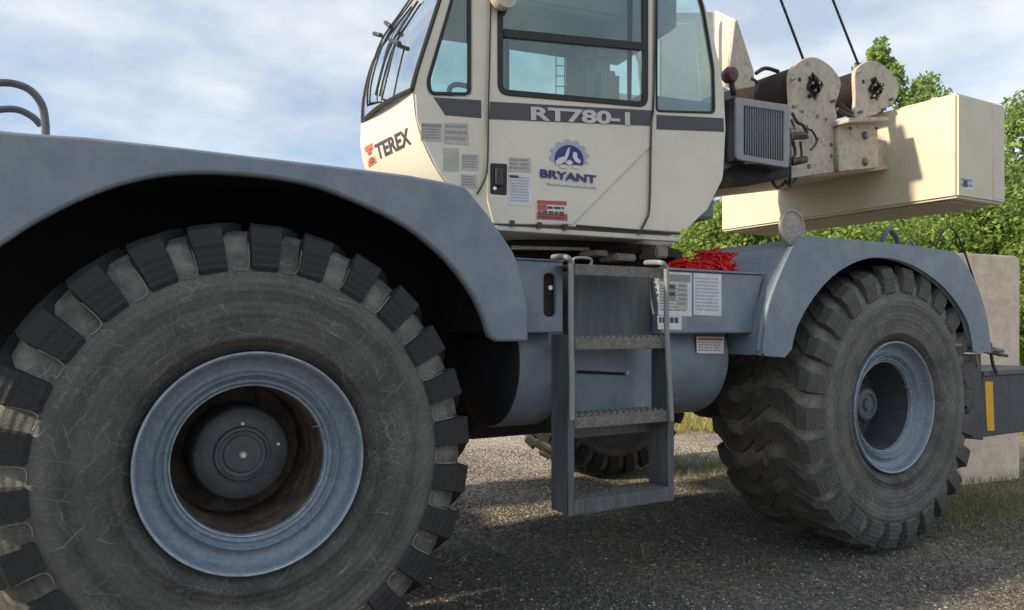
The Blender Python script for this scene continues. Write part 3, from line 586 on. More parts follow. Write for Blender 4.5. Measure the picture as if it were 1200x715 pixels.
# ladder bay: recessed panels behind the steps
RB = SY(.10)
p = ppx(RB, [(668, 318), (782, 322), (782, 500), (668, 508)])
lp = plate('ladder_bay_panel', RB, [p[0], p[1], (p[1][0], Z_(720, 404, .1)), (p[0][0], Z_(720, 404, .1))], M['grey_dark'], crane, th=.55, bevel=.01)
slit = ppx(SY(.085), [(676, 434), (733, 437), (733, 440), (676, 438)])
p2 = ppx(SY(.085), [(664, 408), (783, 409), (783, 502), (664, 508)])
bb = plate('battery_box', SY(.085), p2, M['grey'], crane, holes=[slit], th=.02, bevel=.004)
q = ppx(SY(.11), [(664, 408), (783, 409)]); MB().box((q[0][0], .108, p2[3][1]+.01), (q[1][0], .7, p2[0][1]-.01)).build('box_body', M['soot'], bb)
MB().lathe(SY(.085).P(735, 437), (0, -1, 0), [(.009, -.004), (.009, .005), (0, .006)], 8).build('latch', M['bolt'], bb)
# deck surface
MB().box((1.15, .65, 1.60), (2.95, 2.9, 1.72)).build('deck', M['grey_dark'], crane, bevel=.01)
# ---- tank
TR, TYc, TZc = .345, .47, 1.275
m_ = MB().lathe((1.27, TYc, TZc), (1, 0, 0), [(.335, .0), (TR, .012), (TR, 1.40), (.32, 1.43), (.25, 1.45), (0, 1.455)], 64)
tank = m_.build('fuel_tank', M['grey'], crane, angle=60)
MB().lathe((1.26, TYc, TZc), (1, 0, 0), [(0, -.06), (.25, -.03), (.33, -.005), (.338, .0), (.338, .02), (0, .02)], 48).build('tank_end', M['well_shade_black'], tank)  # end coloured near-black for the fender's shade on it
for xx in (1.62,): MB().lathe((xx, TYc, TZc), (1, 0, 0), [(TR+.002, 0), (TR+.008, .002), (TR+.008, .05), (TR+.002, .052)], 64).build('tank_band', M['grey_dark'], tank)
# ---- ladder
LY = -.13; LB = SY(LY)
lad = empty('ladder', LB.P(728, 590)); lad.parent = crane; lad.location = WL[lad.name]-WL[crane.name]
def side(name, pxs, th, B=LB, mt='grey_dark', bev=.004): return plate(name, B, ppx(B, pxs), M[mt], lad, th=th, bevel=bev)
# stringers: channel with front flange
def stringer(xa, xb, ytop, ybot, ya, yb_):
    pa = ppx(LB, [(xa, ytop), (xb, ytop), (xb, ybot[1]), (xa, ybot[0])])
    plate('stringer', LB, pa, M['grey_dark'], lad, th=.014, bevel=.003)
LBX = lambda px: LB.px(px, 500)[0]
def web(px, z0, z1, y1, mt='grey_dark'):
    x = LBX(px); MB().box((x, LY+.012, z0), (x+.012, y1, z1)).build('stringer_web', M[mt], lad, bevel=.002)
zL = Z_(668, 605, LY); zR = Z_(789, 586, LY); zT = Z_(668, 330, LY); zM = Z_(728, 490, LY)
z39 = Z_(668, 392, LY); web(668, zL, z39, LY+.16); web(783, zL, zM-.02, LY+.15); web(783, zM-.018, z39, .0)
for xa, xb in ((666, 673), (783, 790)):
    a0 = LBX(xa); a1 = LBX(xb); plate('stringer', LB, [(a0, zL), (a1, zL), (a1, zM+.02), (a0, zM+.02)], M['grey_dark'], lad, th=.012, bevel=.002)
a0, a1 = LBX(668)-.10, LBX(668)-.0
0 and MB().box((LBX(668)-.004, LY+.01, zM-.12), (LBX(668)+.01, .07, zM-.0)).build('bracket', M['grey_dark'], lad)
def step(yp, z, th=.06, y1=.03, xa=673, xb=782, studs=True):
    a, b_ = LBX(xa), LBX(xb)
    s = MB(); s.box((a, LY-.005, z-th), (b_, LY+.008, z-.004)); s.box((a, LY+.008, z-.010), (b_, y1, z-.004)); o = s.build('step', M['galv'], lad, bevel=.002)
    if not studs: return
    t = MB(); n = 15                                      # punched serrated tread
    for k in range(n):
        for (yy, off) in ((LY+.02, 0), (LY+.075, .5), (LY+.13, 0)):
            if yy > y1-.02: continue
            x = a+(b_-a)*(k+.35+off*.6)/n
            t.lathe((x, yy, z-.004), (0, 0, 1), [(.013, 0), (.011, .007), (.006, .009), (.005, .002), (0, .001)], 8)
    t.build('tread_studs', M['galv'], lad)['kind'] = 'stuff'
step(0, Z_(728, 484, LY), .058, .05); step(0, Z_(728, 394.5, LY), .06, .05); step(0, Z_(728, 311, LY), .055, .05, studs=False)
zb_ = Z_(728, 578, LY)
# bottom step is an open frame with round holes
a, b_ = LBX(673), LBX(783)
s = MB(); s.box((a, LY-.003, zL+.002), (b_, LY+.012, zb_)); s.box((a, LY+.135, zL+.002), (b_, LY+.15, zb_)); s.build('step', M['grey_dark'], lad, bevel=.003)
TBs = Basis((0, 0, zb_-.002), (1, 0, 0), (0, 1, 0))
hs = []
for k in range(13):
    for (yy, of) in ((LY+.035, 0), (LY+.073, .5), (LY+.111, 0)):
        x = a+(b_-a)*(k+.5+of*.55)/13.6; hs.append([(x+.013*math.cos(q*PI/4), yy+.011*math.sin(q*PI/4)) for q in range(8)])
plate('step_grid', TBs, [(a, LY+.012), (b_, LY+.012), (b_, LY+.135), (a, LY+.135)], M['galv'], lad, holes=hs, th=.006, bevel=.001)
# cross member under third step
MB().box((LBX(673), LY+.13, zM-.10), (LBX(783), LY+.15, zM-.05)).build('cross_member', M['grey_dark'], lad)
# hand rails
HB = SY(-.16)
def rail(name, pts, r, mt='rail', par=lad, n=10): return MB().tube(sm(pts, 5), r, n).build(name, M[mt], par, angle=60)
h1 = [HB.P(670, 492), HB.P(670, 440), HB.P(669, 380), HB.P(669, 318), HB.P(668, 306), HB.P(663, 301.5)]+[SY(-.02).P(655, 301), SY(.06).P(648, 301.5)]
rail('hand_rail', h1, .0135)
h2 = [HB.P(787, 493), HB.P(784, 440), HB.P(781, 380), HB.P(781, 322), HB.P(779.5, 312), HB.P(774, 308)]+[SY(-.02).P(763, 307.5), SY(.06).P(757, 308)]
rail('hand_rail', h2, .0135)
rail('chain', [SY(0).P(760, 318), SY(0).P(762, 345), SY(0).P(766, 368)], .004)
for i in range(5): MB().lathe(SY(-.03).P(764+i*1.4, 322+i*6), (0, -1, 0), [(.009, -.004), (.011, 0), (.009, .004), (.005, .004), (.005, -.004)], 8, closed=True).build('chain_link', M['steel'], lad)
rail('grab_bar', [SY(.1).P(673, 313), SY(.1).P(673, 303), SY(.1).P(692, 303.5), SY(.1).P(692, 313)], .007)
# stickers on boxes
def decal(B, x0, y0, x1, y1, mt, par, lines=0, ink='inkg', head=None, seed=0, name='sticker', skew=0.05, cols=1, off=.002):
    B2 = B.sh(off)
    P4 = ppx(B2, [(x0, y0), (x1, y0+skew*(x1-x0)), (x1, y1+skew*(x1-x0)), (x0, y1)])
    o = plate(name, B2, P4, M[mt], par, th=.003, bevel=.0003)
    B3 = B.sh(off+.0012); rr = random.Random(seed)
    def bars(lst, mm, nm):
        b = MB()
        for (fx0, fy0, fx1, fy1) in lst:
            q = []
            for fx, fy in ((fx0, fy0), (fx1, fy0), (fx1, fy1), (fx0, fy1)):
                X = x0+(x1-x0)*fx; Y = y0+(y1-y0)*fy+skew*(X-x0); q.append(B3.P(X, Y))
            q2 = [p-B3.n*.0006 for p in q]
            b.hull([q2, q])
        if lst: b.build(nm, M[mm], par)['kind'] = 'stuff'
    if head: bars([(.04, .05, .96, .22)], head, 'print_band')
    lst = []
    y_ = .30 if head else .1
    for k in range(lines):
        fy = y_+(.92-y_)*k/lines; h = (.92-y_)/lines*.5
        for cidx in range(cols):
            xa = .06+cidx*(.9/cols); xe = xa+.82/cols*1.0
            x = xa
            while x < xe-.03:
                w_ = rr.uniform(.05, .22)/cols; lst.append((x, fy, min(x+w_, xe), fy+h)); x += w_+.035
    bars(lst, ink, 'small_print')
    return o
decal(DY, 771.5, 318, 810.5, 369, 'paper', sb2, 9, 'inkg', 'inkg', 1)
decal(DY, 813, 320, 845.5, 369, 'paper', sb2, 10, 'inkb', None, 2)
decal(DY, 771, 370, 799, 386, 'paper', sb2, 1, 'ink', None, 3, skew=.02)
decal(DY, 783, 332, 792, 352, 'inkg', sb2, 2, 'ink', None, 5, off=.004); decal(DY, 795, 330, 806, 362, 'faded', sb2, 5, 'inkg', None, 6, off=.004)
TKB = SY(TYc-TR-.004); decal(TKB, 816.5, 394.5, 848, 414, 'paper', tank, 4, 'inkg', 'red', 4, skew=.02)

# ---- turntable and underside below the cab
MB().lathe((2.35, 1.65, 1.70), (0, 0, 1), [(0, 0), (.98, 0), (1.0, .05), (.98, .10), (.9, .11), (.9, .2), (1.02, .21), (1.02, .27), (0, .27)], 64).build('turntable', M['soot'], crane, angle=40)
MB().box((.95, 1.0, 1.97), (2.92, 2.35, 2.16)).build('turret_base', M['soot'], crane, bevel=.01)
for (a1_, a2_, yy, r_) in (((600, 290), (690, 292), .45, .010), ((600, 283), (700, 297), .9, .02), ((690, 300), (780, 292), .6, .022), ((715, 291), (785, 285), .75, .03)):
    MB().tube([SY(yy).P(*a1_), SY(yy).P(*a2_)], r_, 8).build('hydraulic_hose', M['creamd'] if yy in (.45, .75) else M['soot'], crane)
for (px, py, w_, h_) in ((728, 302, .16, .04), (770, 296, .10, .07), (700, 297, .1, .03)):
    p = SY(.5).P(px, py); MB().box((p.x-w_/2, .45, p.z-h_/2), (p.x+w_/2, .62, p.z+h_/2)).build('valve_block', M['creamd'], crane, bevel=.01)
# ---- cab
PHI = math.radians(8.6)
CO = SY(.20).P(670, 383); CB = Basis((CO.x, CO.y, 0), (math.cos(PHI), -math.sin(PHI), 0))
side_px = [(523, -60), (519, -12), (489, 82), (484.5, 105), (487, 140), (496, 168), (512, 200), (540, 240), (575, 261), (680, 265.5), (797, 273.5), (829, 247), (848, 207), (851, 150), (849, 108), (843, 72), (832, 22), (821, -14), (800, -60)]
cab = plate('cab', CB, rnd(ppx(CB, side_px), .01), M['cream'], crane, th=.035, bevel=.01, holes=[
    rnd(ppx(CB, [(535, -14), (552, -14), (552, 112.5), (503, 111), (501, 95)]), [.02, .02, .03, .03, .02]),
    rnd(ppx(CB, [(588, -40), (759, -34), (759, 123), (588, 108)]), .05),
    rnd(ppx(CB, [(771, -40), (812, -34), (824, 10), (836, 80), (838, 132), (771, 130)]), [.03, .03, .01, .02, .03, .03])])
CD = .74     # cab depth across
def inward(p, d): return p-CB.n*d
bottom = [CB.P(x, y) for x, y in side_px[7:12]]
outl = [CB.P(x, y) for x, y in side_px]
# floor, rear wall, roof, far wall
def skin(name, idx, mt, th=.03, par=cab):
    b = MB(); ps = [outl[i] for i in idx]; cen = CB.P(680, 100)
    r = [[inward(p, .02), inward(p, CD), inward(p+(cen-p).normalized()*th, CD), inward(p+(cen-p).normalized()*th, .02)] for p in ps]
    b.hull(r); return b.build(name, M[mt], par, angle=40)
skin('cab_floor', [6, 7, 8, 9, 10, 11], 'cream'); skin('rear_wall', [11, 12, 13, 14], 'cream'); skin('roof', [18, 0], 'cream', .08); 
# nose panel below the windshield (faces forward), a curved sheet between the side edge and the far corner
FC = Basis(CB.o-CB.n*(CD-.03), CB.u)
nr = sm([tuple(CB.P(*p)) for p in [(483.8, 103), (485, 120), (487.5, 140), (496, 168), (512, 200), (533, 228), (560, 250), (575, 261)]], 4)
fr = sm([tuple(FC.P(*p)) for p in [(424, 143), (423, 156), (423, 170), (425, 188), (431, 206), (442, 224), (460, 243), (480, 255)]], 4)
b = MB(); NA = 7; V = []
for off in (0, .025):
    for p, q in zip(nr, fr):
        for k in range(NA+1): V.append(Vector(p).lerp(Vector(q), k/NA)+CB.u*off-CB.n*(.002 if k == 0 else 0))
n0 = len(nr)*(NA+1); fs = []
for i in range(len(nr)-1):
    for k in range(NA):
        a_ = i*(NA+1)+k; fs += [(a_, a_+1, a_+NA+2, a_+NA+1), (n0+a_, n0+a_+NA+1, n0+a_+NA+2, n0+a_+1)]
b.add(V, fs, True); nose = b.build('nose_panel', M['cream'], cab, angle=40)
from mathutils.bvhtree import BVHTree
NT = BVHTree.FromPolygons(V[:n0], [f for f in fs if max(f) < n0])
def conform(name, me_pts, faces, mt, lift=.003):
    out = []
    for (x, y, top) in me_pts:
        d = ray(x, y).normalized(); h, nrm, ii, dist = NT.ray_cast(CAM, d)
        if h is None: return None
        if nrm.dot(d) > 0: nrm = -nrm
        out.append(h+nrm*(lift if top else -.001))
    c = sum(out, Vector())/len(out); me = bpy.data.meshes.new(name); me.from_pydata([tuple(p-c) for p in out], [], faces); me.update()
    return link(name, me, M[mt], nose, c)
def conform_poly(name, pts, mt, lift=.003):
    n = len(pts); return conform(name, [(x, y, 1) for x, y in pts]+[(x, y, 0) for x, y in pts], [tuple(range(n))]+[(i, (i+1) % n, (i+1) % n+n, i+n) for i in range(n)], mt, lift)
cu = bpy.data.curves.new('t', 'FONT'); cu.body = 'TEREX'; cu.extrude = .001; cu.offset = .028
ob = bpy.data.objects.new('t', cu); me = bpy.data.meshes.new_from_object(ob)
A_ = np.array([v.co for v in me.vertices]); lo, hi = A_.min(0), A_.max(0); T_ = (A_-lo)/(hi-lo)
pp = [(443+tx*(482.5-443)-(1-0)*0+ty*(-4.3), 187.5+tx*(168.5-187.5)-ty*(17.5+tx*1.5), tz > .5) for tx, ty, tz in T_]
conform('maker_lettering', pp, [tuple(p.vertices) for p in me.polygons], 'ink')
bpy.data.objects.remove(ob)
conform_poly('maker_mark', [(427.5, 173), (436.5, 167.5), (441.5, 190), (432.5, 196)], 'redlogo')
conform_poly('mark_detail', [(430.5, 176), (434.8, 173.5), (435.8, 179.5), (432, 182)], 'red', .005); conform_poly('mark_detail', [(433, 186), (437, 183.5), (438.5, 189), (434.5, 192)], 'red', .005)
# far side wall with windows
FB = Basis(CB.o-CB.n*CD, CB.u)
fo_ = ppx(FB, [(508, -22), (490, 0), (466, 28), (444, 60), (428, 105), (424, 143), (423, 170), (431, 206), (460, 243)])+[((p-FB.o).dot(FB.u), p.z) for p in outl[8:]]
def s2(x, y): a = CB.px(x, y); return a
plate('far_wall', FB, rnd(fo_, .01), M['cream'], cab, th=.03, bevel=.004, holes=[rnd(ppx(FB, [(594, 27), (664, 27), (664, 125), (594, 116)]), .03), rnd(ppx(FB, [(700, 27), (752, 27), (752, 112), (700, 106)]), .03), rnd(ppx(FB, [(775, 27), (812, 27), (822, 125), (775, 122)]), .03), rnd(ppx(FB, [(522, 27), (560, 27), (560, 118), (492, 112)]), .03)])
plate('far_window', FB.sh(-.01), ppx(FB.sh(-.01), [(522, 22), (815, 22), (822, 128), (500, 122)]), M['glass'], cab, th=.004, bevel=0)
# heated-window ladder lines seen in the far window
# door skin, seals and glass
ds = CB.sh(.012)
dpx = [(574, -40), (766, -34), (764, 130), (763.2, 171), (671, 263.5), (600, 262.8), (578, 262), (571, 235), (571, 190)]
dwin = rnd(ppx(ds, [(588, -34), (757, -28), (757, 122.5), (587, 107)]), .05)
door = plate('cab_door', ds, rnd(ppx(ds, dpx), .01), M['cream'], crane, th=.012, bevel=.004, holes=[dwin])
# raised triangular pressing of the door and rear quarter
dp_ = CB.sh(.004); plate('door_pressing', dp_, rnd(ppx(dp_, [(764.5, 166), (761.5, 250), (749.5, 270), (665, 265)]), .003), M['cream'], door, th=.006, bevel=.001)
plate('rear_corner_pressing', CB.sh(.002), rnd(ppx(CB.sh(.002), [(847, 209), (829, 245), (803, 270), (800, 268)]), .004), M['cream'], cab, th=.006, bevel=.001)
def ring_frame(name, B, pts, w, mt, par, th=.02, r=.05):
    o_ = rnd(ppx(B, pts), r); c = Vector((sum(p[0] for p in o_)/len(o_), sum(p[1] for p in o_)/len(o_)))
    n = len(o_); inn = []
    for i in range(n):
        a = Vector(o_[i-1]); b_ = Vector(o_[(i+1) % n]); d = (b_-a).normalized(); nrm = Vector((-d.y, d.x)); p = Vector(o_[i])
        if (c-p).dot(nrm) < 0: nrm = -nrm
        inn.append(tuple(p+nrm*w))
    return plate(name, B, o_, M[mt], par, holes=[inn], th=th, bevel=.003)
DW = [(583, -40), (760, -34), (760, 126), (583.5, 111)]
ring_frame('door_window_frame', CB.sh(.018), DW, .030, 'black', door, .02, .06)
plate('door_window', CB.sh(.006), rnd(ppx(CB.sh(.006), DW), .06), M['glass'], door, th=.005, bevel=0)
g2 = CB.sh(.016); plate('window_bar', g2, ppx(g2, [(591, 33.5), (757, 50), (757, 59), (591, 43.5)]), M['black'], door, th=.012, bevel=.002)
plate('window_post', CB.sh(.003), ppx(CB.sh(.003), [(592, 43), (597, 43.5), (597, 112), (592, 111)]), M['liner'], door, th=.01, bevel=.001)
plate('window_post', CB.sh(.003), ppx(CB.sh(.003), [(735, -30), (742, -30), (740, 122), (736, 122)]), M['blackm'], door, th=.01, bevel=.001)
QW = [(533, -18), (552, -18), (552, 112), (503.5, 111), (500.5, 94)]
ring_frame('quarter_window_frame', CB.sh(.006), QW, .016, 'black', cab, .014, .035)
plate('quarter_window', CB.sh(-.004), rnd(ppx(CB.sh(-.004), QW), .035), M['glass'], cab, th=.005, bevel=0)
RW = [(769, -44), (812, -38), (826, 10), (837.5, 80), (838.5, 133), (769, 131)]
ring_frame('rear_window_frame', CB.sh(.006), RW, .011, 'black', cab, .014, .03)
plate('rear_window', CB.sh(-.004), rnd(ppx(CB.sh(-.004), RW), .03), M['glass'], cab, th=.005, bevel=0)
# rubber seal lines of the door
for pts in ([(575, -30), (573.5, 60), (572, 120), (571, 190), (567, 212), (559, 227)], [(768, -30), (767, 60), (765.5, 125), (763, 150), (761, 240), (757, 258), (748, 275)]):
    MB().tube(sm([CB.sh(.016).P(*p) for p in pts], 4), .0062, 8).build('door_seal', M['black'], door)
# trim along the cab sill
tb = CB.sh(.004); plate('sill_trim', tb, ppx(tb, [(578, 264), (800, 277.5), (795, 283), (585, 270)]), M['trim'], cab, th=.05, bevel=.004)
tb = CB.sh(.0125); plate('sill_shadow_gap', tb, ppx(tb, [(676, 263.2), (798, 272.8), (797, 275), (676, 265.6)]), M['black'], cab, th=.012, bevel=.001)
for (px, py) in ((599, 262), (631, 264.5), (661, 266.5)):
    MB().box((-.012, -.014, 0), (.012, .014, .018), Basis(CB.sh(.004).P(px, py), CB.u)).build('hinge_clip', M['blackm'], cab)
# stripes
def stripe(B, pts, mt, par, name): return plate(name, B, ppx(B, pts), M[mt], par, th=.003, bevel=.0003)
stripe(CB.sh(.002), [(508, 114), (564, 117.5), (564, 138.5), (522, 135)], 'stripe', cab, 'stripe')
stripe(CB.sh(.0145), [(574.5, 119), (765, 129.5), (762, 147.5), (573.5, 139.5)], 'stripe', door, 'stripe')
stripe(CB.sh(.002), [(769.5, 134.5), (848, 138.5), (848.5, 154.5), (769.5, 151.5)], 'stripe', cab, 'stripe')
tb = CB.sh(.0165)
text('model_lettering', tb, 'RT780-1', (622, 141), (738, 147), (622, 124.8), M['silver'], door, bold=.035)
# door handle
hb = CB.sh(.014)
hp = plate('door_handle', hb, rnd(ppx(hb, [(574.5, 191), (594.5, 192), (594, 229), (574.5, 227.5)]), .012), M['black'], door, th=.008, bevel=.002)
hb2 = CB.sh(.026); plate('handle_grip', hb2, rnd(ppx(hb2, [(581, 197), (590, 197.5), (590, 218), (581, 217)]), .01), M['blackm'], hp, th=.014, bevel=.004)
MB().lathe(CB.sh(.016).P(579.5, 221), CB.n, [(.009, -.003), (.009, .006), (0, .007)], 12).build('lock', M['bolt'], hp)
# stickers
decal(ds, 596, 184, 622, 201, 'faded', door, 3, 'inkg', None, 11, cols=2)
decal(ds, 596, 203, 623, 240, 'paper', door, 9, 'inkb', None, 12)
decal(ds, 597, 205, 608, 208, 'ink', door, 0, 'ink', None, 13, off=.004)
decal(ds, 628, 233, 665.5, 260, 'paper', door, 3, 'ink', 'red', 14)
decal(ds, 629, 249, 665, 257, 'red', door, 2, 'ink', None, 15, off=.004); decal(ds, 630, 239.5, 641, 246, 'red', door, 0, 'ink', None, 16, off=.004)
decal(CB, 493, 143.5, 518, 165, 'faded', cab, 4, 'inkg', 'inkg', 17)
decal(CB, 520, 143, 549, 168.5, 'faded', cab, 3, 'inkg', None, 18, cols=3)
decal(CB, 519, 173, 538, 200, 'fgreen', cab, 6, 'faded', 'faded', 19)
decal(CB, 541, 180, 561, 199, 'faded', cab, 5, 'inkg', None, 20); decal(CB, 540, 204, 559, 220, 'faded', cab, 4, 'inkg', None, 21)
# company emblem: pale gear, dark globe with pale figures, name below
lb = CB.sh(.0145)
gc = (667, 183)
def disc(B, cx, cy, rx, ry, mt, par, name, teeth=0, a0=0, a1=2*PI, th=.0016, skew=.05):
    pts = []; n = 96 if teeth else 40
    for k in range(n+(0 if a1-a0 > 6.2 else 1)):
        a = a0+(a1-a0)*k/n; f = 1.0
        if teeth: f = 1.13 if math.sin(a*teeth) > 0 else 1.0
        x = cx+rx*f*math.cos(a); pts.append((x, cy-ry*f*math.sin(a)+skew*(x-cx)))
    return plate(name, B, ppx(B, pts), M[mt], par, th=th, bevel=.0002)
disc(lb, 667, 184, 20.5, 18.5, 'lav', door, 'emblem_gear', 12, -.35, PI+.35)
lb2 = CB.sh(.0160)
disc(lb2, 667, 187, 17, 17, 'navy', door, 'emblem_globe', 0, -.35, PI+.35)
lb3 = CB.sh(.0172)
for pts in ([(651, 189), (655, 185), (662, 183), (665, 175), (668, 172), (667, 180), (664, 188), (657, 193), (652, 193)], [(672, 178), (676, 179), (677, 185), (681, 189), (679, 192), (674, 189), (671, 184)], [(662, 190), (668, 187), (672, 191), (667, 194)], [(656, 194), (662, 192.5), (664, 197), (657, 197)], [(670, 195), (676, 193.5), (679, 197.5), (672, 197)]):
    plate('emblem_figure', lb3, ppx(lb3, pts), M['white'], door, th=.0012, bevel=.0001)
text('company_lettering', CB.sh(.0182), 'BRYANT', (633, 207.5), (698.5, 215), (633, 198), M['navy'], door, bold=.03)
decal(ds, 641, 214, 699, 216.5, 'lav', door, 1, 'white', None, 33, skew=.085, off=.0035)
# windshield: leans back, faces forward
w0 = CB.P(483.5, 103); w1 = CB.P(515.5, -2); up = (w1-w0).normalized(); up2 = w1+up*.12
WBs = Basis(w0-CB.n*.02-CB.u*.004, CB.n, up)      # u toward camera
Hh = (up2-w0).length; Wd = CD-.02
nw = sm([tuple(CB.P(*p)) for p in [(482.5, 105), (488, 84), (502, 40), (515.5, -2), (527, -40)]], 4)
fw = sm([tuple(FC.P(*p)) for p in [(425, 143), (428, 108), (444, 60), (490, 0), (516, -32)]], 4)
def patch(nr, fr, NA=10, bul=.03):
    V = []; fs = []
    for p, q in zip(nr, fr):
        for k in range(NA+1): t_ = k/NA; V.append(Vector(p).lerp(Vector(q), t_)-CB.u*bul*4*t_*(1-t_))
    for i in range(len(nr)-1):
        for k in range(NA): a_ = i*(NA+1)+k; fs.append((a_, a_+1, a_+NA+2, a_+NA+1))
    return V, fs
V, fs = patch(nw, fw)
nv = len(V); V2 = V+[v+CB.u*.008 for v in V]
b = MB(); b.add(V2, fs+[tuple(i+nv for i in f[::-1]) for f in fs], True); ws = b.build('windshield', M['wglass'], cab, angle=60)
WT = BVHTree.FromPolygons(V, fs)
def onws(x, y, lift):
    d = ray(x, y).normalized(); h, nrm, ii, dist = WT.ray_cast(CAM, d)
    if h is None: h = FC.P(x, y)
    return h-CB.u*lift
b = MB(); bot = [V[k] for k in range(11)]
b.tube([Vector(p) for p in nw[::-1]]+bot[1:-1]+[Vector(p) for p in fw], .011, 6); b.build('windshield_seal', M['black'], cab)
def wiper(pts, r, lift=.03): return MB().tube([onws(x, y, lift) for x, y in sm(pts, 3)], r, 6)
w1_ = wiper([(438, 140), (437.5, 105), (446, 68), (457, 42), (474, 18), (489, -4)], .006).build('wiper', M['blackm'], cab)
for pts, r, l in (([(441, 138), (442, 104), (451, 68), (463, 40), (480, 16), (495, -4)], .005, .035), ([(443, 112), (452, 76), (462, 50), (478, 24), (492, 2)], .007, .012), ([(449, 41), (457, 43)], .013, .05), ([(462, 28), (469, 33)], .012, .05), ([(430, 140), (442, 136), (452, 132)], .014, .03)):
    b = MB().tube([onws(x, y, l) for x, y in (sm(pts, 3) if len(pts) > 2 else pts)], r, 6); b.build('wiper_part', M['blackm'], w1_ if 0 else cab)
w2_ = wiper([(453, 122), (459, 98), (465, 72), (470, 53)], .005).build('wiper', M['blackm'], cab)
wiper([(464, 48), (475, 52)], .012).build('wiper_joint', M['blackm'], cab)
# interior
ib = CB
def ibox(name, px0, py0, px1, py1, d0, d1, mt, bev=.02):
    a = CB.px(px0, py1); c_ = CB.px(px1, py0)
    return MB().box((a[0], a[1], -d1), (c_[0], c_[1], -d0), CB).build(name, M[mt], cab, bevel=bev)
ibox('headliner', 540, -45, 800, -14, .04, .70, 'liner')
ibox('seat_base', 668, 150, 760, 190, .16, .6, 'seat', .05); ibox('seat_back', 712, 60, 752, 165, .18, .58, 'seat', .06); ibox('head_rest', 722, 18, 748, 52, .28, .48, 'seat', .04)
ibox('console', 600, 128, 700, 170, .05, .22, 'liner'); ibox('console', 640, 120, 740, 170, .60, .69, 'liner'); ibox('dashboard', 505, 118, 570, 200, .1, .66, 'liner', .03)
ibox('rear_bulkhead', 756, 118, 842, 250, .04, .69, 'liner', .01)
sc_ = CB.P(590, 105); sc_ = inward(sc_, .37); ax_ = Vector((.55, -.1, .85)).normalized(); x_, y_ = frame_of(ax_)
MB().tube([sc_+(x_*math.cos(a)+y_*math.sin(a))*.19 for a in np.linspace(0, 2*PI, 33)], .014, 8, caps=False).build('steering_wheel', M['black'], cab)
MB().tube([sc_, sc_-ax_*.5], .025, 8).build('steering_column', M['blackm'], cab)
for k, px in enumerate((655, 668, 684, 700)):
    p = inward(CB.P(px, 112), .14 if k < 2 else .64); MB().tube([p-Vector((0, 0, .2)), p, p+Vector((.01, 0, .03))], .007, 6).build('lever', M['blackm'], cab)
for k in range(8): MB().tube([FB.P(650, 30+k*12, .02), FB.P(660, 30.5+k*12, .02)], .003, 5).build('guard_bar', M['liner'], cab)
for px, r_ in ((670, .012), (677, .02), (687, .009), (693, .016)): MB().tube([FB.P(px, 20, .05), FB.P(px+1, 122, .05)], r_, 8).build('cab_post', M['rail' if px in (670, 687) else 'liner'], cab)
for px in (650, 660): MB().tube([FB.P(px, 20, .02), FB.P(px, 122, .02)], .003, 5).build('guard_bar', M['liner'], cab)
# lamp above the door
lo = CB.sh(.06).P(590, -4); MB().lathe(lo, (0, -1, .25), [(0, -.05), (.05, -.045), (.066, .0), (.066, .012), (.058, .014), (0, .018)], 24).build('work_lamp', M['creamd'], cab)
# ---- red/maroon lamp and bracket behind the cab
q = SY(.55).P(856, 88); MB().lathe(q, (0, -1, 0), [(0, -.05), (.045, -.04), (.058, 0), (.045, .03), (0, .04)], 20).build('side_lamp', M['maroon'], crane)
MB().tube([SY(.6).P(857, 96), SY(.6).P(860, 112)], .02, 8).build('lamp_bracket', M['blackm'], crane)
# ---- cooler
KY = SY(.50)
ck = [(862.5, 113.5), (926, 123), (925, 197), (863, 187)]
cf = plate('oil_cooler', KY, rnd(ppx(KY, ck), .03), M['coolf'], crane, th=.02, bevel=.006, holes=[rnd(ppx(KY, [(872, 124), (919, 131), (918.5, 189), (872, 181)]), .01)])
b = MB(); a = ppx(KY, ck); b.hull([[KY.w(x, z, -.018) for x, z in a], [KY.w(x, z, -.20) for x, z in a]]); b.build('cooler_body', M['blackm'], cf)
for k in range(17):
    x = 873.5+k*2.75; pa = ppx(KY.sh(-.006), [(x, 122), (x+1.5, 122), (x+1.5, 192), (x, 192)]); plate('fin', KY.sh(-.006), pa, M['fin'], cf, th=.02, bevel=.001)
b = MB(); a = ppx(SY(.60), [(846, 108), (864, 110), (864, 192), (846, 200)]); b.hull([[SY(.60).w(x, z, 0) for x, z in a], [SY(.60).w(x, z, -.3) for x, z in a]]).build('cooler_side', M['grey_dark'], cf)
b = MB(); a = ppx(SY(.66), [(846, 192), (925, 190), (925, 208), (880, 212), (846, 219)]); b.hull([[SY(.66).w(x, z, 0) for x, z in a], [SY(.66).w(x, z, -.4) for x, z in a]]).build('cooler_mount', M['soot'], cf)
# ---- turret tail plates
TY = SY(.90)
tp = plate('turret_side_plate', TY, ppx(TY, [(846, 120), (925, 128), (979, 139), (979, 143), (1026, 138), (1027.5, 196), (985, 201), (905, 212), (846, 219)]), M['creamd'], crane, th=.03, bevel=.006)
plate('turret_side_plate', SY(2.1), ppx(TY, [(846, 120), (925, 128), (979, 139), (1026, 138), (1027.5, 196), (905, 212), (846, 219)]), M['creamd'], crane, th=.03, bevel=.006)
p0 = TY.px(846, 219); p1 = TY.px(1027, 196)
b = MB(); b.hull([[Vector((p0[0], y, p0[1]+.01)), Vector((p1[0]+.2, y, p1[1]+.01)), Vector((p1[0]+.2, y, p1[1]+.05)), Vector((p0[0], y, p0[1]+.05))] for y in (.93, 2.07)]).build('turret_floor', M['creamd'], crane)
b = MB(); zA = TY.px(1027, 160)[1]; b.box((p1[0]-.05, .95, p1[1]+.02), (5.45, 2.05, zA)).build('tail_beam', M['creamd'], crane)
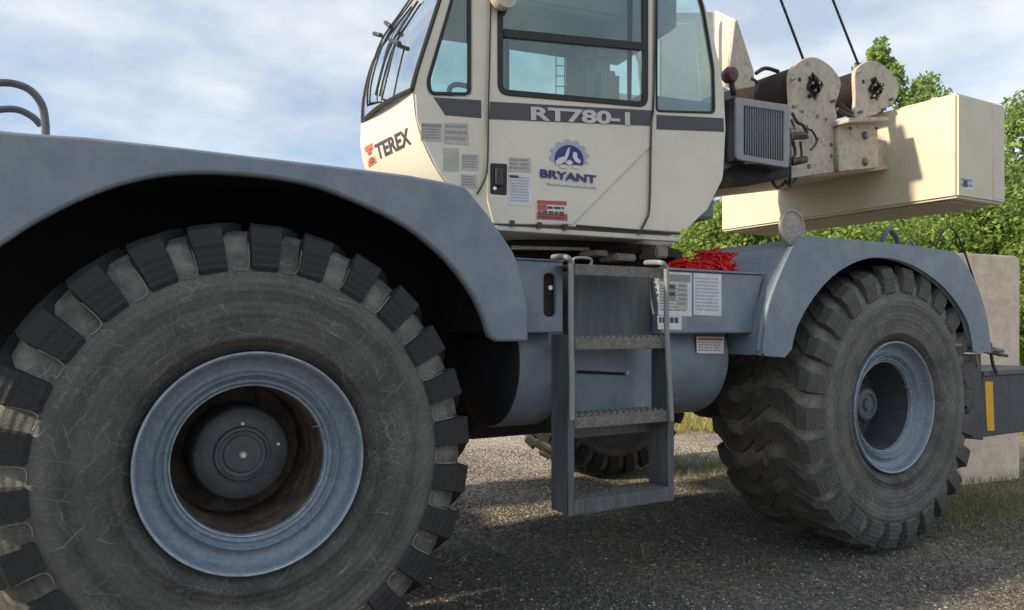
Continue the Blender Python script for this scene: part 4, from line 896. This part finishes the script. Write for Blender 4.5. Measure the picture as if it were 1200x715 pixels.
T2 = TY.sh(.045); plate('pin_bracket', T2, ppx(T2, [(983, 146), (1028.5, 145), (1029.5, 196.5), (983, 201)]), M['creamd'], tp, th=.044, bevel=.006)
T3 = TY.sh(.12); b = MB(); a = ppx(T2, [(981, 141.5), (1028, 140.5), (1028, 145), (981, 147)]); b.hull([[TY.w(x, z, .15) for x, z in a], [TY.w(x, z, -.02) for x, z in a]]).build('bracket_ledge', M['creamd'], tp, bevel=.004)
for (x, y) in ((1013, 159), (1013, 190)): MB().lathe(T2.P(x, y), (0, -1, 0), [(.032, -.01), (.032, .012), (.02, .03), (0, .034)], 20).build('bracket_pin', M['steel'], tp)
for (x, y, r) in ((945, 150, .02), (974, 170, .015), (974, 183, .015), (948, 195, .02), (958, 163, .013)): MB().lathe(TY.P(x, y), (0, -1, 0), [(r, -.01), (r, .004), (r*.6, .006), (r*.6, -.01)], 12).build('hole_rim', M['blackm'], tp)
# winches
def winch(pts, hole, drum_c, drum_r, Y):
    B = SY(Y)
    w_ = plate('winch', B, sm(ppx(B, pts), 4, closed=True), M['creamd'], crane, th=.035, bevel=.006, holes=[rnd(ppx(B, hole), .01)])
    c = B.P(*drum_c)
    d = MB(); prof = [(0, .04)]
    k = 0; y = .045
    while y < .95: prof += [(drum_r, y), (drum_r+.012, y+.012)]; y += .024
    prof += [(drum_r, .95), (0, .95)]
    d.lathe((c.x, Y, c.z), (0, 1, 0), prof, 36).build('drum', M['drum'], w_, angle=30)
    MB().lathe((c.x, Y+.95, c.z), (0, 1, 0), [(0, 0), (drum_r+.09, 0), (drum_r+.09, .03), (0, .03)], 36).build('drum_flange', M['creamd'], w_)
    b = MB()
    for k in range(9):
        a = k*2.4; rr = .02+.012*k; q = Vector((c.x+rr*.5*math.cos(a), Y-.004-(k % 3)*.01, c.z+rr*.8*math.sin(a)-.01)); b.lathe(q, (math.sin(k)*.3, -1, .2*math.cos(k)), [(.016, .03), (.018, -.01), (.01, -.02), (0, -.02)], 7)
    b.build('drive_motor', M['blackm'], w_)
    MB().lathe((c.x-.13, Y, c.z+.03), (0, -1, 0), [(.018, -.01), (.018, .003), (0, .004)], 10).build('winch_hole', M['black'], w_)
    return c, w_
c1, wn1 = winch([(926, 88), (932, 76), (946, 67.5), (960, 68.5), (975, 79), (985, 94), (984, 108), (979, 124), (978, 143), (930, 138), (927, 118)], [(952, 84), (966, 100), (956, 119), (945, 102)], (950, 101), .17, .93)
c2_, wn2 = winch([(1002, 88), (1006, 78), (1018, 71.5), (1030, 73), (1044, 84), (1053, 97), (1052, 112), (1045, 122), (1030, 132), (1004, 139), (1003, 115)], [(1026, 91), (1036, 104), (1028, 119), (1017, 105)], (1023, 103), .16, .93)
# wire ropes up to the boom head
for (a_, b_) in (((940, 66), (915, 0)), ((1006, 76), (976, 0))):
    B = SY(1.45); p = B.P(*a_); q = B.P(*b_); d = q-p; MB().tube([p-d*.25, q+d*6], .011, 8).build('wire_rope', M['rope'], crane)
# hydraulic fittings beside cooler
for (pts, r) in (([(925.5, 150), (925.5, 216)], .012), ([(926, 160), (941, 159), (943, 163)], .03), ([(929, 165), (932, 180), (927, 186)], .012), ([(938, 166), (939, 186), (931, 191)], .010), ([(928, 190), (944, 187)], .028)):
    MB().tube(sm([SY(.78).P(*p) for p in pts], 4) if len(pts) > 2 else [SY(.78).P(*p) for p in pts], r, 8).build('hydraulic_fitting', M['blackm'], crane)
for k, (pts, Y, r) in enumerate((([(928, 132), (934, 143), (941, 147), (946, 156)], .84, .012), ([(927, 140), (931, 152), (928, 170)], .82, .010), ([(942, 150), (952, 154), (957, 166), (950, 176)], .86, .008), ([(981, 128), (990, 133), (1000, 138)], .80, .016), ([(985, 122), (995, 130), (1008, 137)], .95, .012), ([(886, 86), (897, 80), (912, 84)], 1.2, .016), ([(880, 92), (888, 98), (884, 108)], 1.0, .012), ([(905, 212), (911, 220), (920, 214)], .95, .012), ([(918, 206), (926, 218), (934, 208)], .92, .010), ([(1048, 86), (1056, 92), (1060, 101)], .95, .010))):
    MB().tube(sm([SY(Y).P(*p) for p in pts], 5), r, 8).build('hydraulic_hose', M['blackm'], crane)
for k in range(12):
    x, y = [(933, 124), (978, 118), (958, 136), (940, 131), (968, 140), (1010, 131), (1046, 116), (1008, 84), (931, 92), (1037, 128), (990, 152), (1021, 152)][k]
    MB().lathe(TY.P(x, y), (0, -1, 0), [(.013, -.06), (.013, .008 if k < 10 else .06), (.007, .012 if k < 10 else .064), (0, .012 if k < 10 else .064)], 6).build('plate_bolt', M['steel'], crane)
# ---- mast plate and boom
BY = SY(1.25)
mp_ = ppx(BY, [(780, 15), (836, 14), (838, 60), (842, 110), (800, 130)])
b = MB(); b.hull([[BY.w(x, z, 0) for x, z in mp_], [BY.w(x, z, -.05) for x, z in mp_]]).build('mast_plate', M['creamd'], crane, bevel=.006)
B1, B2_ = SY(1.0), SY(1.4)
N1, N2, F1, F2 = B1.P(862, 24), B1.P(853, 100), B2_.P(838, 12), B2_.P(838, 95)
tk = Vector((.03, 0, 0)); b = MB(); b.hull([[N1, N2, F2, F1], [N1+tk, N2+tk, F2+tk, F1+tk]]); b.build('mast_front', M['cream'], crane, bevel=.004)
plate('mast_side', SY(.998), ppx(SY(.998), [(861.5, 24), (864, 23.5), (883.5, 83), (885, 101), (867, 104), (852.5, 101)]), M['creamd'], crane, th=.03, bevel=.004)
bp0 = Vector((BY.px(815, 45)[0], 1.6, BY.px(815, 45)[1])); bd_ = Vector((-math.cos(1.0), 0, math.sin(1.0))); bn = Vector((math.sin(1.0), 0, math.cos(1.0)))
# ---- counterweight
near = SY(.35)
cwx0 = near.px(1122, 230)[0]; cz0 = near.px(1122, 231)[1]; cz1 = near.px(1122, 108)[1]; cwx1 = near.px(1178.5, 230)[0]
cw = MB().box((cwx0, .35, cz0), (cwx1, 2.85, cz1)).build('counterweight', M['cream_sun'], crane, bevel=.018)
MB().box((cwx0+.08, .45, cz0-.02), (cwx1-.08, 2.75, cz0-.002)).build('counterweight_base', M['creamd'], cw)
B = near.sh(.003); plate('end_cover', B, ppx(B, [(1164, 122), (1176.5, 125), (1176.5, 234), (1164, 233)]), M['cream_sun'], cw, th=.006, bevel=.002)
decal(near, 1125.5, 207, 1142, 222, 'paper', cw, 2, 'inkg', None, 41, skew=.13); decal(near, 1129, 211, 1134, 219, 'ink', cw, 0, 'ink', None, 42, off=.004, skew=.1)
MB().tube([Vector((cwx0+.12, .6, cz1-.01)), Vector((cwx0+.12, .6, cz1+.035))], .03, 10).build('lifting_lug', M['creamd'], cw)
# ---- rear outrigger beam
OY = SY(-.02)
ob = plate('outrigger_box', OY, ppx(OY, [(1124, 408), (1150, 410), (1153, 516), (1122, 513)]), M['navyp'], crane, th=3.2, bevel=.01)
p = ppx(SY(.0), [(1150, 440), (1202, 443), (1202, 516), (1151, 513)])
xx = (p[0][0], 6.1); ob2 = MB().box((xx[0], .0, p[3][1]), (xx[1], .5, p[0][1])).build('outrigger_beam', M['navyp'], crane, bevel=.012)
MB().box((xx[0]-.005, -.02, p[0][1]-.002), (xx[1]+.05, .52, p[0][1]+.03)).build('beam_top_plate', M['grey_dark'], crane, bevel=.004)
B = SY(-.003); plate('reflector_strip', B, ppx(B, [(1154.5, 447), (1163.5, 447.5), (1165.5, 505), (1157, 504.5)]), M['yellow'], ob2, th=.004, bevel=.0005)
for pts, r, mt in (([(1120, 404), (1135, 400), (1150, 404), (1165, 408)], .012, 'steel'), ([(1128, 410), (1142, 408), (1172, 416)], .014, 'blackm'), ([(1160, 402), (1163, 425), (1168, 438)], .012, 'blackm'), ([(1122, 413), (1140, 414), (1155, 412)], .009, 'bolt'), ([(1140, 402), (1146, 430)], .010, 'steel'), ([(1152, 412), (1180, 417)], .012, 'blackm')):
    B = SY(-.04); MB().tube(sm([B.P(*q) for q in pts], 4), r, 7).build('hydraulic_hose', M[mt], crane)
for k in range(7):
    B = SY(-.05+.02*(k % 3)); x = 1121+k*8.3; y = 405+(k*7) % 9
    MB().lathe(B.P(x, y), (.6, -.7, .3*math.sin(k)), [(.02, -.03), (.022, .0), (.014, .004), (.014, .03), (0, .03)], 8).build('hose_fitting', M[('steel', 'blackm', 'bolt')[k % 3]], crane)
for (x, y) in ((1130, 450), (1132, 480)): MB().lathe(SY(-.03).P(x, y), (0, -1, 0), [(.03, -.01), (.03, .02), (0, .025)], 8).build('outrigger_pin', M['blackm'], crane)
# ---- round lamp on rear fender, wires and grab loops
lc = SY(-.03).P(928, 267)
ml_ = MB().lathe(lc, Vector((.02, -1, .05)), [(0, -.05), (.06, -.045), (.10, -.015), (.108, .0), (.108, .010), (.098, .014), (.09, .008), (0, .016)], 36).build('fender_lamp', M['lens'], crane)
MB().lathe(lc, Vector((.02, -1, .05)), [(.100, .010), (.110, .006), (.112, -.004), (.104, -.012)], 36).build('lamp_bezel', M['steel'], ml_)
MB().tube([lc-Vector((0, 0, .10)), SY(0).P(927, 290)], .02, 8).build('lamp_stem', M['blackm'], ml_)
def cable(pts, Y, r, mt='blackm', name='cable'): return MB().tube(sm([SY(Y).P(*p) for p in pts], 6), r, 8).build(name, M[mt], crane)
cable([(1145, 340), (1136, 312), (1127, 287), (1117, 269), (1108, 268), (1099, 283), (1096, 296)], .1, .007)
cable([(1033, 288), (1036, 275), (1042, 270), (1049, 276), (1053, 287)], .35, .018, 'grey_dark')
cable([(1060, 289), (1066, 282), (1072, 290)], .3, .008, 'steel')
cable([(53.5, 160), (53, 143), (49, 123), (37, 107), (20, 99), (0, 97), (-40, 100)], .05, .013, 'grey_dark', 'grab_rail')
cable([(48, 147), (38, 137), (22, 129), (5, 128), (-10, 131), (-50, 145)], .35, .013, 'grey_dark', 'grab_rail')
# ------------------------------------------------------------------ red straps lying on the side box
b = MB(); rr = random.Random(4)
zr = zt2+.012
for k in range(110):
    right = rr.random() < .5
    cx_ = rr.uniform(822, 853) if right else rr.uniform(788, 830); base = SY(.22).P(cx_, 317); h = rr.uniform(.02, .13) if right else rr.uniform(.01, .055)
    a = rr.uniform(0, PI); w_ = rr.uniform(.02, .06)
    pts = []
    for j in range(7):
        t_ = j/6; pts.append(Vector((base.x+math.cos(a)*w_*(t_-.5)*2+rr.uniform(-.015, .015), .22+rr.uniform(-.1, .1)+math.sin(a)*w_*(t_-.5), zr+.004+h*math.sin(PI*t_)+rr.uniform(0, .02))))
    b.tube([Vector(p) for p in sm([tuple(p) for p in pts], 3)], rr.uniform(.002, .0065), 6)
o = b.build('strap_bundle', M['redcloth'], None); tag(o, 'crumpled red straps heaped on the grey side box behind the ladder', 'straps')
# ------------------------------------------------------------------ concrete slab, white wall
sp = gnd(1160, 7.1); SB = Basis(gnd(1100, 7.0), (gnd(1200, 7.35)-gnd(1100, 7.0)))
s = plate('concrete_slab', SB, rnd(ppx(SB, [(1100, 585), (1195.5, 580), (1195.5, 300), (1100, 295)]), [0, 0, .08, .05]), M['concrete'], None, th=.18, bevel=.015)
tag(s, 'tall beige concrete slab standing on edge behind the outrigger', 'concrete slab')
wc = gnd(1290, 15.5); WBb = Basis(gnd(1190, 15.5, 0), gnd(1400, 15.5)-gnd(1190, 15.5))
wr = empty('white_wall', gnd(1195, 15.5), 'white panelled wall at the right edge behind the concrete slab', 'wall')
z = 0
for k in range(7): MB().box((0, .36*k-.01, -.12), (4.5, .36*k+.335, 0), WBb).build('panel', M['whitewall'], wr, bevel=.01)
MB().box((.0, 2.52, -.3), (4.6, 2.58, .02), WBb).build('coping', M['whitewall'], wr)

# ------------------------------------------------------------------ trees and bushes
def leaves(centres, n, size, seed, drop=0):
    g = np.random.default_rng(seed); out = []
    C = np.array([c[:3] for c in centres]); Rr = np.array([c[3] for c in centres]); w = Rr**2; w /= w.sum()
    k = g.choice(len(C), n, p=w); d = g.normal(size=(n, 3)); d /= np.linalg.norm(d, axis=1)[:, None]
    rad = Rr[k]*g.uniform(.35, 1.08, n)**.6; P = C[k]+d*rad[:, None]*np.array([1, 1, .85])
    nn = d*.6+g.normal(size=(n, 3))*.7+np.array([0, 0, .35]); nn /= np.linalg.norm(nn, axis=1)[:, None]
    a = np.cross(nn, g.normal(size=(n, 3))); a /= np.linalg.norm(a, axis=1)[:, None]; b = np.cross(nn, a)
    s = size*g.uniform(.6, 1.3, n)[:, None]
    V = np.stack([P-a*s, P-b*s*.5+nn*s*.12, P+a*s, P+b*s*.5+nn*s*.12], 1).reshape(-1, 3)
    return V, (np.arange(n)*4)[:, None]+np.array([[0, 1, 2, 3]])
def tree_proto(H, cr, seed, n, size, mt, bush=False):
    rr = random.Random(seed); cl = []; b = MB()
    tz = .12 if bush else .25
    if not bush: b.tube(sm([(0, 0, -.1), (.05, .03, H*.3), (-.04, .05, H*.6), (.03, 0, H*.93)], 4), H*.018+.03, 8, r2=.02)
    nc = 34 if not bush else 22
    for k in range(nc):
        h = tz+(1-tz)*((k+.5)/nc)**.85; prof = math.sin(PI*min(1, (h-tz*.6)/(1-tz*.6)*.9+.12))**.7
        a = k*2.39996+rr.uniform(-.4, .4); rad = cr*prof*rr.uniform(.35, 1.0)
        c = (rad*math.cos(a), rad*math.sin(a), h*H*rr.uniform(.94, 1.0), cr*rr.uniform(.2, .42)*(.55+.6*prof))
        cl.append(c)
        b.tube([(0, 0, max(.0, c[2]-rad*.8-.2)), (c[0]*.5, c[1]*.5, c[2]-rad*.3-.05), (c[0], c[1], c[2])], .03 if not bush else .018, 5, r2=.006)
    V, Q = leaves(cl, n, size, seed)
    return b.mesh('trunk', Vector((0, 0, 0))), npmesh('crown', V, Q, M[mt])
def plant(proto, name, px, w, s, rot, label, cat, group, sz=None):
    o = empty(name, gnd(px, w), label, cat, group); o.rotation_euler.z = rot; o.scale = (s, s, sz or s)
    for nm, me in (('trunk', proto[0]), ('crown', proto[1])):
        if not me.materials: me.materials.append(M['bark'])
        c = bpy.data.objects.new(nm, me); COL.objects.link(c); c.parent = o
    return o
TA = tree_proto(8.5, 1.3, 3, 14000, .075, 'leaf'); TB_ = tree_proto(8, 1.5, 5, 8000, .075, 'leaf'); TC_ = tree_proto(6, 2.2, 8, 26000, .06, 'leaf')
BA = tree_proto(3.4, 1.7, 13, 20000, .045, 'leaf', True); BB_ = tree_proto(3.0, 1.6, 17, 20000, .04, 'leafy', True); BC_ = tree_proto(3.8, 1.9, 19, 20000, .048, 'leafd', True)
plant(TA, 'tree', 1032, 22, 1.19, .5, 'tallest slender tree rising above the counterweight beside the wire rope', 'tree', 'trees behind the crane')
plant(TB_, 'tree', 1088, 24, 1.2, 1.9, 'shorter thin-crowned tree right of the tallest one above the counterweight', 'tree', 'trees behind the crane')
plant(TA, 'tree', 1062, 26, 1.05, 3.0, 'open-crowned tree in the gap between the two taller trees', 'tree', 'trees behind the crane')
plant(TC_, 'tree', 1208, 16, 1.06, .3, 'bushy bright green tree at the right edge beside the counterweight end', 'tree', 'trees behind the crane')
plant(TC_, 'tree', 1290, 18, 1.0, 2.3, 'green tree outside the right edge behind the white wall', 'tree', 'trees behind the crane')
rr = random.Random(9); prs = [BA, BB_, BC_]
where = ['behind the red straps', 'just right of the red straps under the counterweight', 'behind the round lamp on the rear fender', 'right of the round lamp under the counterweight', 'under the middle of the counterweight', 'under the near half of the counterweight', 'behind the wire loop on the rear fender', 'behind the concrete slab', 'right of the concrete slab', 'beside the white wall', 'behind the white wall']
for i, px in enumerate((800, 846, 893, 941, 990, 1040, 1090, 1140, 1185, 1232, 1290)):
    k = (i*2+1) % 3
    plant(prs[k], 'bush', px+rr.uniform(-8, 8), rr.uniform(14.5, 17), rr.uniform(1.0, 1.2)*(1.15 if i > 6 else 1), rr.uniform(0, 6), ('fresh green', 'yellow green', 'deep green')[k]+' leafy bush '+where[i], 'bush', 'bushes behind the crane')
for i, px in enumerate((830, 905, 985, 1065, 1130, 1180)):
    plant(prs[i % 3], 'bush', px, 20.5, 1.45, rr.uniform(0, 6), 'taller '+('fresh green', 'yellow green', 'deep green')[i % 3]+' bush in the back row '+('above the red straps', 'left of the round lamp', 'right of the round lamp', 'under the counterweight end', 'left of the right edge', 'at the right edge')[i], 'bush', 'back row of bushes')
# far wood closing the horizon on the left, mostly hidden by the crane
cl = []
for k in range(150):
    px = -900+k*20; p = gnd(px, 38+rr.uniform(-3, 3)); cl.append((p.x, p.y, rr.uniform(.3, 2.2), rr.uniform(1.2, 2.0)))
V, Q = leaves(cl, 45000, .16, 77)
o = link('far_wood', npmesh('far_wood', V, Q, M['leafd']), None); tag(o, 'low dark green wood on the horizon beyond the meadow', 'wood', kind='stuff')
